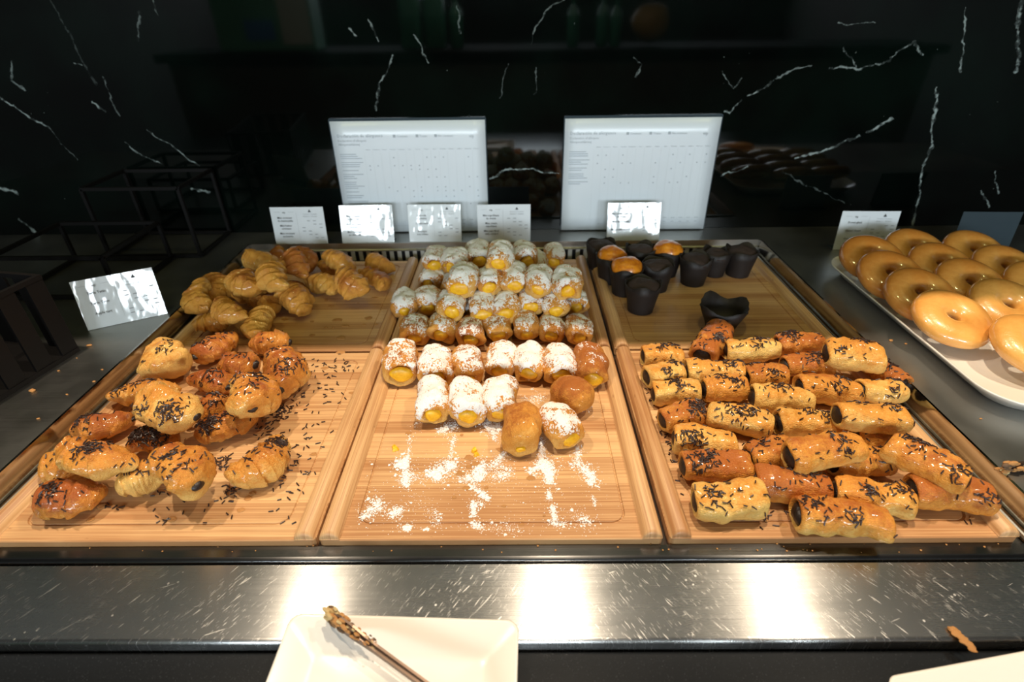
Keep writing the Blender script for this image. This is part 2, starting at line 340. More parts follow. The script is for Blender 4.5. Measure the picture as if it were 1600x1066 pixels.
    for (a, b, w, br) in veins:
        A = at(*a, y=WALL_Y); B = at(*b, y=WALL_Y); A[1] = B[1] = 0; ba = B-A
        n_ = q.n('ShaderNodeGroup'); n_.node_tree = g
        q.set(n_.inputs['P'], pw); n_.inputs['A'].default_value = A; n_.inputs['BA'].default_value = ba; n_.inputs['IL'].default_value = 1/max(ba@ba, 1e-6)
        n_.inputs['W'].default_value = w*.00125; q.set(n_.inputs['IW'], iw); n_.inputs['B'].default_value = br
        q.set(n_.inputs['Prev'], prev); prev = n_.outputs[0]
    brk = q.rng(q.noise(v, 70, 3, .7), .40, .60, .08, 1)
    k = q.math('MULTIPLY', prev, brk)
    base = q.mix(q.rng(q.noise(v, 5, 4, .6), .35, .75), (.0008, .0012, .0010), (.0016, .0042, .0030))
    fl = q.math('MULTIPLY', q.rng(q.noise(v, 140, 2, .5), .74, .78), q.rng(q.noise(v, 16, 2), .55, .7))
    base = q.mix(q.math('MULTIPLY', fl, .5), base, (.3, .36, .33))
    c = q.mix(k, base, (.26, .31, .30))
    q.p(Base_Color=c, Roughness=.045); q.b.inputs['Specular IOR Level'].default_value = .42
    return q.m
MAT['black_marble'] = marble()
MAT['room_wall'] = simple('room_wall', (.05, .045, .042), .8); MAT['room_floor'] = simple('room_floor', (.045, .04, .038), .4); MAT['room_ceiling'] = simple('room_ceiling', (.16, .15, .14), .9)
# ------------------------------------------------------------------ the room
def boxobj(name, x0, x1, y0, y1, z0, z1, mat, parent=None, b=0, uv=False): return MB().box(x0, x1, y0, y1, z0, z1, b=b).build(name, mat, parent, uv=uv)
RX, RY = 2.7, -4.4
struct(boxobj('floor', -RX, RX, RY, WALL_Y, -.95, -.90, MAT['room_floor']))
struct(boxobj('ceiling', -RX, RX, RY, WALL_Y, CEIL_Z, CEIL_Z+.05, MAT['room_ceiling']))
struct(boxobj('wall_back', -RX, RX, WALL_Y, WALL_Y+.05, -.90, CEIL_Z, MAT['black_marble']))
struct(boxobj('added_bulkhead', -RX, RX, .70, WALL_Y-.001, .66, CEIL_Z-.001, simple('reflector_grey', (.33, .325, .31), .85)))  # unseen bulkhead, added to give the front steel a grey reflection
struct(boxobj('wall_left', -RX-.05, -RX, RY, WALL_Y, -.90, CEIL_Z, MAT['room_wall']))
struct(boxobj('wall_right', RX, RX+.05, RY, WALL_Y, -.90, CEIL_Z, MAT['room_wall']))
wf = MB()
for a, b in ((-RX, -2.45), (-.95, -.75), (.75, .95), (2.45, RX)): wf.box(a, b, RY-.05, RY, -.90, CEIL_Z)
for a, b in ((-2.45, -.95), (-.75, .75), (.95, 2.45)): wf.box(a, b, RY-.05, RY, -.90, .56); wf.box(a, b, RY-.05, RY, 1.50, CEIL_Z)
struct(wf.build('wall_front', MAT['room_wall']))
for i, x in enumerate((-1.7, 0, 1.7)):
    w = MB()
    for k in range(3): w.box(x-.75+k*.73, x-.71+k*.73, RY-.04, RY-.005, .56, 1.50)
    w.box(x-.75, x+.75, RY-.04, RY-.005, .56, .60); w.box(x-.75, x+.75, RY-.04, RY-.005, 1.46, 1.50)
    struct(w.build('window_%d' % (i+1), MAT['black_iron']))
for i, (x, p) in enumerate(LAMPS):
    t = empty('downlight', (x, .20, CEIL_Z)); tag(t, ('warm ceiling downlight over the left trays', 'warm ceiling downlight over the middle trays', 'warm ceiling downlight over the right trays')[i], 'lamp', 'ceiling downlights')
    v, f = loops([(.11, .11, .055, 0), (.11, .11, .055, -.008), (.075, .075, .0375, -.008), (.07, .07, .035, -.004)], cap1=True); mk('lamp_ring', v, f, MAT['dark_steel'], t)
# ------------------------------------------------------------------ serving counter
def extr(name, pts, a, b, axis, mat, parent, uv=True):
    """closed profile (u,z) pushed along x or y"""
    n = len(pts); P = (lambda u, z, t: (t, u, z)) if axis == 'x' else (lambda u, z, t: (u, t, z))
    v = [P(u, z, a) for u, z in pts]+[P(u, z, b) for u, z in pts]
    f = [(i, (i+1) % n, n+(i+1) % n, n+i) for i in range(n)]+[tuple(range(n-1, -1, -1)), tuple(range(n, 2*n))]
    o = mk(name, v, f, mat, parent, smooth=False, uv=uv); return o
counter = empty('serving_counter', (0, .2, -.9)); tag(counter, 'stainless steel serving counter with a sunken well and a scratched front shelf', 'counter')
def cpart(o):
    o.parent = counter; o.matrix_parent_inverse = Matrix.Translation((0, -.2, .9)); return o
XL, XR = -.512, .515
arc = lambda cx, cz, r, a0, a1, n=6: [(cx+r*math.cos(math.radians(a0+(a1-a0)*i/n)), cz+r*math.sin(math.radians(a0+(a1-a0)*i/n))) for i in range(n+1)]
cpart(extr('front_lip', [(-.001, -.034), (-.001, -.0075)]+arc(-.0125, -.0125, .0050, 90, 180)+[(-.0175, -.034)], -1.4, 1.4, 'x', MAT['lip_steel'], None))
cpart(extr('front_shelf', [(-.0205, -.034), (-.0205, -.0085), (-.0208, -.008)]+arc(-.0885, -.0115, .0035, 90, 180)+[(-.092, -.034)], -1.4, 1.4, 'x', MAT['shelf_steel'], None))
cpart(boxobj('shelf_apron', -1.4, 1.4, -.0905, -.0170, -.06, -.034, MAT['black']))
cpart(boxobj('stone_top', -1.4, 1.4, -.42, -.0925, -.056, -.0185, MAT['black_stone'], b=.003))
cpart(boxobj('counter_body', -1.4, 1.4, -.40, .760, -.90, -.06, MAT['black']))
cpart(boxobj('well_floor', XL, XR, -.001, .70, -.06, -.013, MAT['dark_steel']))
cpart(boxobj('left_counter', -1.4, XL, -.001, .764, -.06, .02, MAT['counter_steel'], uv=True))
cpart(boxobj('right_counter', XR, 1.4, -.001, .764, -.06, .02, MAT['counter_steel'], uv=True))
cpart(boxobj('back_ledge', XL, XR, .692, .764, -.06, .02, MAT['counter_steel'], uv=True))
cpart(extr('well_side', [(XL, .0215), (XL+.0065, -.0125), (XL+.0045, -.0128), (XL-.003, .0202), (XL-.003, .0215)], 0, .692, 'y', MAT['well_steel'], None))
cpart(extr('well_side', [(XR, .0215), (XR+.003, .0215), (XR+.003, .0202), (XR-.0045, -.0128), (XR-.0065, -.0125)], 0, .692, 'y', MAT['well_steel'], None))
cpart(MB().bar((XL+.0105, 0, -.0035), (XL+.0105, .69, -.0035), .0022, 8).build('well_bead', MAT['rim_steel'], None, uv=True))
cpart(MB().bar((XR-.0105, 0, -.0035), (XR-.0105, .69, -.0035), .0022, 8).build('well_bead', MAT['rim_steel'], None, uv=True))
cpart(extr('back_rim', [(.6905, .0222), (.6935, .0222), (.6935, .0065), (.6860, .0065), (.6860, .0085), (.6905, .0100)], XL+.004, XR-.004, 'x', MAT['rim_steel'], None))
bar0 = None
nb = 0; x = XL+.035
while x < XR-.025:
    if bar0 is None:
        v, f = loops([(.0085, .002, .0008, -.013), (.0085, .002, .0008, .0065)], n=2); bar0 = mk('grille_bar', v, f, MAT['pale_steel'], smooth=False); o = bar0
    else: o = bar0.copy(); COL.objects.link(o)
    o.location = (x, .688, 0); cpart(o); x += .0157
cpart(boxobj('grille_backing', XL+.01, XR-.01, .6905, .692, -.0125, .0065, MAT['black']))
shelf = boxobj('glass_shelf', -1.3, 1.3, .292, WALL_Y-.0005, .500, .510, MAT['tinted_glass']); tag(shelf, 'tinted glass shelf fixed to the marble wall above the rear trays', 'shelf')
# ------------------------------------------------------------------ bamboo boards
PITCH_X, BW, BD = .33, .327, .3235
def board(cx, y0, label):
    t = empty('bamboo_board', (cx, y0+BD/2, 0)); tag(t, label, 'tray', 'bamboo serving boards in the well')
    gw, gd = .262, .285
    L = [(BW-.002, BD-.002, .004, -.013), (BW, BD, .005, -.012), (BW, BD, .005, -.001), (BW-.002, BD-.002, .004, 0),
         (gw+.0024, gd+.0024, .014, 0), (gw+.0008, gd+.0008, .013, -.0016), (gw-.0012, gd-.0012, .013, -.0016), (gw-.0028, gd-.0028, .012, -.0002)]
    v, f = loops(L); mk('board', v, f, MAT['bamboo'], t, smooth=False)
    for s in (-1, 1):       # half-round grip along each side
        hv = []; n = 10; ends = [(-BD/2, .55), (-BD/2+.0012, .86), (-BD/2+.004, 1), (BD/2-.004, 1), (BD/2-.0012, .86), (BD/2, .55)]
        for (yy, sc) in ends:
            for i in range(n+1):
                a = math.pi*i/n; hv.append((.0098*math.cos(a)*(.9+.1*sc), yy, .0002+.0098*math.sin(a)*sc))
        k = n+1; hf = [(a*k+i, a*k+i+1, (a+1)*k+i+1, (a+1)*k+i) for a in range(len(ends)-1) for i in range(n)]
        hf = [tuple(reversed(q_)) for q_ in hf]+[tuple(range(k)), tuple(range(len(ends)*k-1, (len(ends)-1)*k-1, -1))]+[(a*k, (a+1)*k, (a+1)*k+n, a*k+n) for a in range(len(ends)-1)]
        h = mk('handle', hv, hf, MAT['bamboo_handle'], t); h.location = (s*(BW/2-.0105), 0, 0)
    return t
B = {}
for key, cx, y0, lab in (('fl', -PITCH_X, 0, 'bamboo board under the chocolate croissants, front left'), ('fc', 0, 0, 'bamboo board dusted with spilled icing sugar, front middle'), ('fr', PITCH_X+.003, 0, 'bamboo board under the chocolate rolls, front right'),
                         ('bl', -PITCH_X, .329, 'bamboo board under the plain croissants, back left'), ('bc', 0, .329, 'bamboo board under the tall stack of cream rolls, back middle'), ('br', PITCH_X+.003, .329, 'bamboo board under the dark muffins, back right')):
    B[key] = board(cx, y0, lab)
def on_board(key, o):
    b = B[key]; o.parent = b; o.matrix_parent_inverse = Matrix.Translation(-b.location); return o
# ------------------------------------------------------------------ pastries
def ctx(P, n): return P
def wrap_mesh(prof, na, flat, sq=2.2, seam=None):
    """prof: rows (x, r); cross-section in y,z"""
    a = np.linspace(0, 2*np.pi, na, endpoint=False); c, s = np.cos(a), np.sin(a)
    k = (np.abs(c)**sq+np.abs(s)**sq)**(-1/sq)
    x = np.array([p[0] for p in prof]); r = np.array([p[1] for p in prof])
    R = np.broadcast_to(r[:, None]*k[None], (len(prof), na)).copy()
    if seam is not None:
        u = ((a-seam) % (2*np.pi))/(2*np.pi); R *= (1+.07*(u-.5))[None]
    V = np.stack([np.broadcast_to(x[:, None], R.shape), R*c, R*s*flat], -1)
    return V
def disp(V, seed, lo, hi, flo=38, fhi=130):
    sh = V.shape; P = V.reshape(-1, 3); ctr = P*np.array([0, 1, 1]); nrm = ctr/np.maximum(np.linalg.norm(ctr, axis=1, keepdims=True), 1e-6)
    d = lo*fnoise(P+seed*.37, flo, seed, 2)+hi*fnoise(P+seed*.11, fhi, seed+9, 2)
    return (P+nrm*d[:, None]).reshape(sh)
def end_capped(V):
    nt, na = V.shape[:2]; v = V.reshape(-1, 3).tolist(); f = grid_faces(nt, na); n = len(v)
    v += [V[0].mean(0).tolist(), V[-1].mean(0).tolist()]
    f += [(j, n, (j+1) % na) for j in range(na)][:]
    f = f[:-na]+[((j+1) % na, j, n) for j in range(na)] + [((nt-1)*na+j, (nt-1)*na+(j+1) % na, n+1) for j in range(na)]
    return v, [tuple(reversed(q_)) for q_ in f]
def blob(rx, ry, rz, seed, amp=.12, nt=9, na=14):
    V = []
    for i in range(nt):
        t = math.pi*(i+.5)/nt
        V.append([(rx*math.cos(t), ry*math.sin(t)*math.cos(2*math.pi*j/na), rz*math.sin(t)*math.sin(2*math.pi*j/na)) for j in range(na)])
    V = np.array(V); P = V.reshape(-1, 3); P = P*(1+amp*noise(P+seed, 1.6/max(rx, ry, rz), seed))[:, None]
    return end_capped(P.reshape(V.shape))
def xf(v, loc): return [(a+loc[0], b+loc[1], c+loc[2]) for a, b, c in v]
def sprinkle_mesh(pts, nrms, rs, ln=(.0038, .0062), r=.00068, flat=False):
    m_ = MB()
    for p, nn in zip(pts, nrms):
        nn = Vector(nn).normalized(); t = Vector((rs.normal(), rs.normal(), rs.normal())); t = (t-nn*t.dot(nn))
        if t.length < 1e-6: continue
        t = (t.normalized()+nn*rs.uniform(-.12, .12)).normalized(); c = Vector(p)+nn*(r*.8); l = rs.uniform(*ln)/2
        b_ = t.cross(nn).normalized(); n2 = b_.cross(t); k = 5; V = []
        for (s_, q_) in ((-1, .7), (-.8, 1), (.8, 1), (1, .7)):
            for i in range(k): V.append(c+t*l*s_+(b_*math.cos(2*math.pi*i/k)+n2*math.sin(2*math.pi*i/k))*r*q_)
        f = [tuple(range(k)), tuple(range(4*k-1, 3*k-1, -1))]
        for a in range(3): f += [(a*k+(i+1) % k, a*k+i, a*k+k+i, a*k+k+(i+1) % k) for i in range(k)]
        m_.add(V, f)
    return m_
def rest(o):
    M = o.matrix_world; me = o.data; co = np.empty(len(me.vertices)*3); me.vertices.foreach_get('co', co); co = co.reshape(-1, 3); W_ = co@np.array(M.to_3x3()).T+np.array(M.translation); lo = W_[:, 2].min()
    if lo < .0004: o.matrix_world = Matrix.Translation((0, 0, .0004-lo)) @ M
    return o.matrix_world.copy()
def place(t, rec, roll=0):
    (x, y, z), yaw, pitch = rec[1], rec[2], rec[3]
    t.matrix_world = Matrix.Translation((x, y, z)) @ Matrix.Rotation(math.radians(yaw), 4, 'Z') @ Matrix.Rotation(-math.radians(pitch), 4, 'Y') @ Matrix.Rotation(roll, 4, 'X')
    return t.matrix_world.copy()
def add_sprinkles(t, V, M, seed, count, npatch=3, spread=.0065):
    rs = np.random.RandomState(seed); nt, na = V.shape[:2]; R3 = np.array(M.to_3x3())
    A = V[:-1]; Bx = V[1:]; C_ = np.roll(V, -1, 1)[:-1]; N_ = np.cross(Bx-A, C_-A); N_ /= np.maximum(np.linalg.norm(N_, axis=2, keepdims=True), 1e-12)
    ctr = A*np.array([0, 1, 1]); N_ *= np.sign((N_*ctr).sum(2, keepdims=True)); up = (N_@R3.T)[..., 2]
    ok = np.argwhere(up > .25); ok = ok[(ok[:, 0] > 3) & (ok[:, 0] < nt-5)]; top = np.argwhere(up > .8); top = top[(top[:, 0] > nt*.2) & (top[:, 0] < nt*.8)]
    if len(ok) == 0 or len(top) == 0: return
    P = A[ok[:, 0], ok[:, 1]]; w = np.zeros(len(ok))+.03
    for k in range(npatch):
        i, j = top[rs.randint(len(top))]; w += np.exp(-((P-A[i, j])**2).sum(1)/(2*(spread*rs.uniform(.6, 1.3))**2))*rs.uniform(.5, 1)
    ar = np.linalg.norm(np.cross(Bx-A, C_-A), axis=2)[ok[:, 0], ok[:, 1]]; w *= ar; w /= w.sum()
    pick = rs.choice(len(ok), int(count*1.25), p=w); pts = []; nr = []
    for k in pick:
        i, j = ok[k]; u, v_ = rs.rand(2); pts.append(A[i, j]+(Bx[i, j]-A[i, j])*u+(C_[i, j]-A[i, j])*v_+N_[i, j]*rs.choice([0, 0, .0009])); nr.append(N_[i, j]+rs.randn(3)*.12)
    stuff(sprinkle_mesh(pts, nr, rs).build('chocolate_sprinkles', MAT['sprinkle'], t, smooth=False))
FLAT = .86
def croissant(rec, seed, label, mat, group, cat, choc=False, tone=.5, spr=0, stick=None):
    L_, R_ = rec[4], rec[5]; rs = np.random.RandomState(seed); nt, na = 84, 42
    yw = math.radians(rec[2]); e = 1
    if stick == 'L': e = -1 if math.cos(yw) > 0 else 1
    elif stick == 'R': e = 1 if math.cos(yw) > 0 else -1
    elif stick == 'F': e = -1 if math.sin(yw) > 0 else 1
    t = np.linspace(-1, 1, nt); a = np.linspace(0, 2*np.pi, na, endpoint=False)
    T, A = np.meshgrid(t, a, indexing='ij')
    sk = rs.uniform(-.22, .22); U = np.clip(T-sk*(1-T*T), -1, 1)
    base = np.maximum(1-np.abs(U)**rs.uniform(1.6, 2.2), 0)**rs.uniform(.58, .72)
    tipL, tipR = rs.uniform(.10, .24), rs.uniform(.10, .24)
    if stick:
        if e > 0: tipR = .52
        else: tipL = .52
    tip = np.where(T > 0, tipR, tipL); cap = np.sqrt(np.clip(1-np.abs(T)**14, 0, 1)); base = cap*(tip+(1-tip)*base)
    nseg = rs.uniform(1.7, 2.7) if choc else rs.uniform(2.2, 3.2); sl = rs.uniform(.10, .26); k = np.abs(U)*nseg+sl*np.sin(A+seed)+.5*sl*np.sin(2*A+seed*2)
    fr = k-np.floor(k); st = np.where(np.abs(U) < .12, -.1, np.clip((.82-fr)/.82, 0, 1)-.45)
    Rr = R_*base*(1+(.20 if choc else .27)*st+.045*np.sin(A*3+seed+T*2)+.008*np.sin(k*2*np.pi*4+A*2))
    bend = rs.uniform(.06, .24)*L_*(1 if rs.rand() < .5 else -1)*(1.0 if not choc else .75)
    hz = rs.uniform(-.05, .05)*L_
    V = np.stack([T*L_/2*(1-.05*T*T), Rr*np.cos(A)*1.06, Rr*np.sin(A)*FLAT], -1)
    V = disp(V, seed, R_*.17, R_*.07, 45, 150)
    V[..., 0] += (noise(V.reshape(-1, 3)+seed, 60, seed+4)*.0022).reshape(nt, na)
    V = V+np.stack([0*T, bend*(T*T-.35), hz*(T*T*T)], -1)
    v, f = end_capped(V)
    o = mk('chocolate_croissant' if choc else 'croissant', v, f, mat); place(o, rec, rs.uniform(-.5, .5)); M = rest(o); tag(o, label, cat, group); o['tone'] = float(tone)
    if stick:
        c = V[3 if e < 0 else -4].mean(0); bv, bf = blob(.0062, R_*rs.uniform(.30, .38), R_*rs.uniform(.20, .30), seed, .22)
        mk('chocolate_stick', xf(bv, (c[0]-e*.0014, c[1], c[2])), bf, MAT['chocolate'], o)
    if choc: add_sprinkles(o, V, M, seed, spr)
    return o
def choc_roll(rec, seed, label, tone=.5, spr=60):
    L_, R_ = rec[4], rec[5]; rs = np.random.RandomState(seed); h = L_/2
    pr = [(-h+.006, .25), (-h+.0055, .58), (-h+.0012, .66), (-h, .74), (-h+.0008, .86), (-h+.003, .95), (-h+.0065, 1.0)]
    n = 24; tp = rs.uniform(-.07, .07); body = [(-h+.0065+(L_-.013)*i/n, 1+.05*math.sin(math.pi*i/n)+.03*math.sin(i*.9+seed)) for i in range(1, n)]
    pr = pr+body+[(-x, r) for x, r in reversed(pr)]; pr = [(x, r*R_*(1+tp*x/h)) for x, r in pr]
    V = wrap_mesh(pr, 48, FLAT*rs.uniform(.92, 1.04), rs.uniform(2.2, 2.9), seam=rs.uniform(3.6, 5.6)); sh = V.shape[:2]
    V = disp(V, seed, R_*.17, R_*.07, 40, 130)
    V[..., 0] += (noise(V.reshape(-1, 3)+seed, 48, seed+4)*.0030).reshape(sh)
    crease = np.abs(np.sin(V[..., 0]*rs.uniform(60, 110)+seed+3*V[..., 1]/R_)); V[..., 1:] *= (1-.035*(1-crease)**3)[..., None]
    V[..., 1] += .0030*np.sin(V[..., 0]*45+seed)
    v, f = end_capped(V); o = mk('chocolate_roll', v, f, MAT['roll_pastry']); place(o, rec, rs.uniform(-.3, .3)); M = rest(o); tag(o, label, 'pastry', 'chocolate filled puff pastry rolls'); o['tone'] = float(tone)
    for e in (-1, 1):
        c = V[5 if e < 0 else -6].mean(0); bv, bf = blob(.0062, R_*.70, R_*.68*FLAT, seed+e, .16); mk('chocolate_filling', xf(bv, (e*(h-.0046), c[1], c[2])), bf, MAT['chocolate'], o)
    add_sprinkles(o, V, M, seed, spr, 2, .0060)
    return o
def cream_roll(rec, seed, label, tone=.5, sugar=.6, group='cream filled rolls', mouth=1.0):
    L_, R_ = rec[4], rec[5]; rs = np.random.RandomState(seed); h = L_/2; n = 24; mo = rs.uniform(.50, .60)*mouth
    pr = [(-h+.0075, mo*.3), (-h+.007, mo*.80), (-h+.0025, mo*.93), (-h+.0004, mo*1.04), (-h+.0002, mo*1.16)]
    for i in range(1, n+1):
        u = i/(n+.4); x = -h+.0006+(L_-.0006)*u; d0, d1 = u*L_/.013, (1-u)*L_/.019
        r = 1.0
        if d0 < 1: r = mo*1.16+(1-mo*1.16)*math.sqrt(max(1-(1-d0)**2, 0))
        if d1 < 1: r = min(r, math.sqrt(max(1-(1-d1)**2, 0))*.98+.02)
        pr.append((x, r*(1+.05*math.sin(math.pi*u))))
    pr = [(x, r*R_) for x, r in pr]
    V = wrap_mesh(pr, 46, FLAT, rs.uniform(2.0, 2.5), seam=rs.uniform(3.2, 6)); sh = V.shape[:2]
    V = disp(V, seed, R_*.17, R_*.075, 42, 150)
    V[..., 0] += (noise(V.reshape(-1, 3)+seed, 50, seed+4)*.0028).reshape(sh)
    V[:7, :, 1:] *= (1+.28*noise((V[4]*np.array([0, 1, 1])), 90, seed+7))[None, :, None]      # ragged mouth
    fe = np.clip((-V[..., 0]-h*.45)/(h*.55), 0, 1)**1.5; dz = -R_*(rs.uniform(.12, .26)+(1-mouth)*.5); dy = R_*rs.uniform(-.12, .12)
    V[..., 2] += fe*dz*.9; V[..., 1] += fe*dy; V[..., 0] -= fe*np.clip(V[..., 2]/R_+.3, -.3, 1.2)*.0035*rs.uniform(.3, 1.1)   # the top lip hangs over the cream
    v, f = end_capped(V); o = mk('cream_roll', v, f, MAT['cream_pastry']); place(o, rec, rs.uniform(-.25, .25)); rest(o); tag(o, label, 'pastry', group); o['tone'] = float(tone); o['sugar'] = float(sugar)
    c = V[4].mean(0); bv, bf = blob(.0056, R_*mo*1.08, R_*mo*.98*FLAT, seed+3, .24); mk('cream_filling', xf(bv, (c[0]+.0038, c[1], c[2])), bf, MAT['cream'], o)
    return o
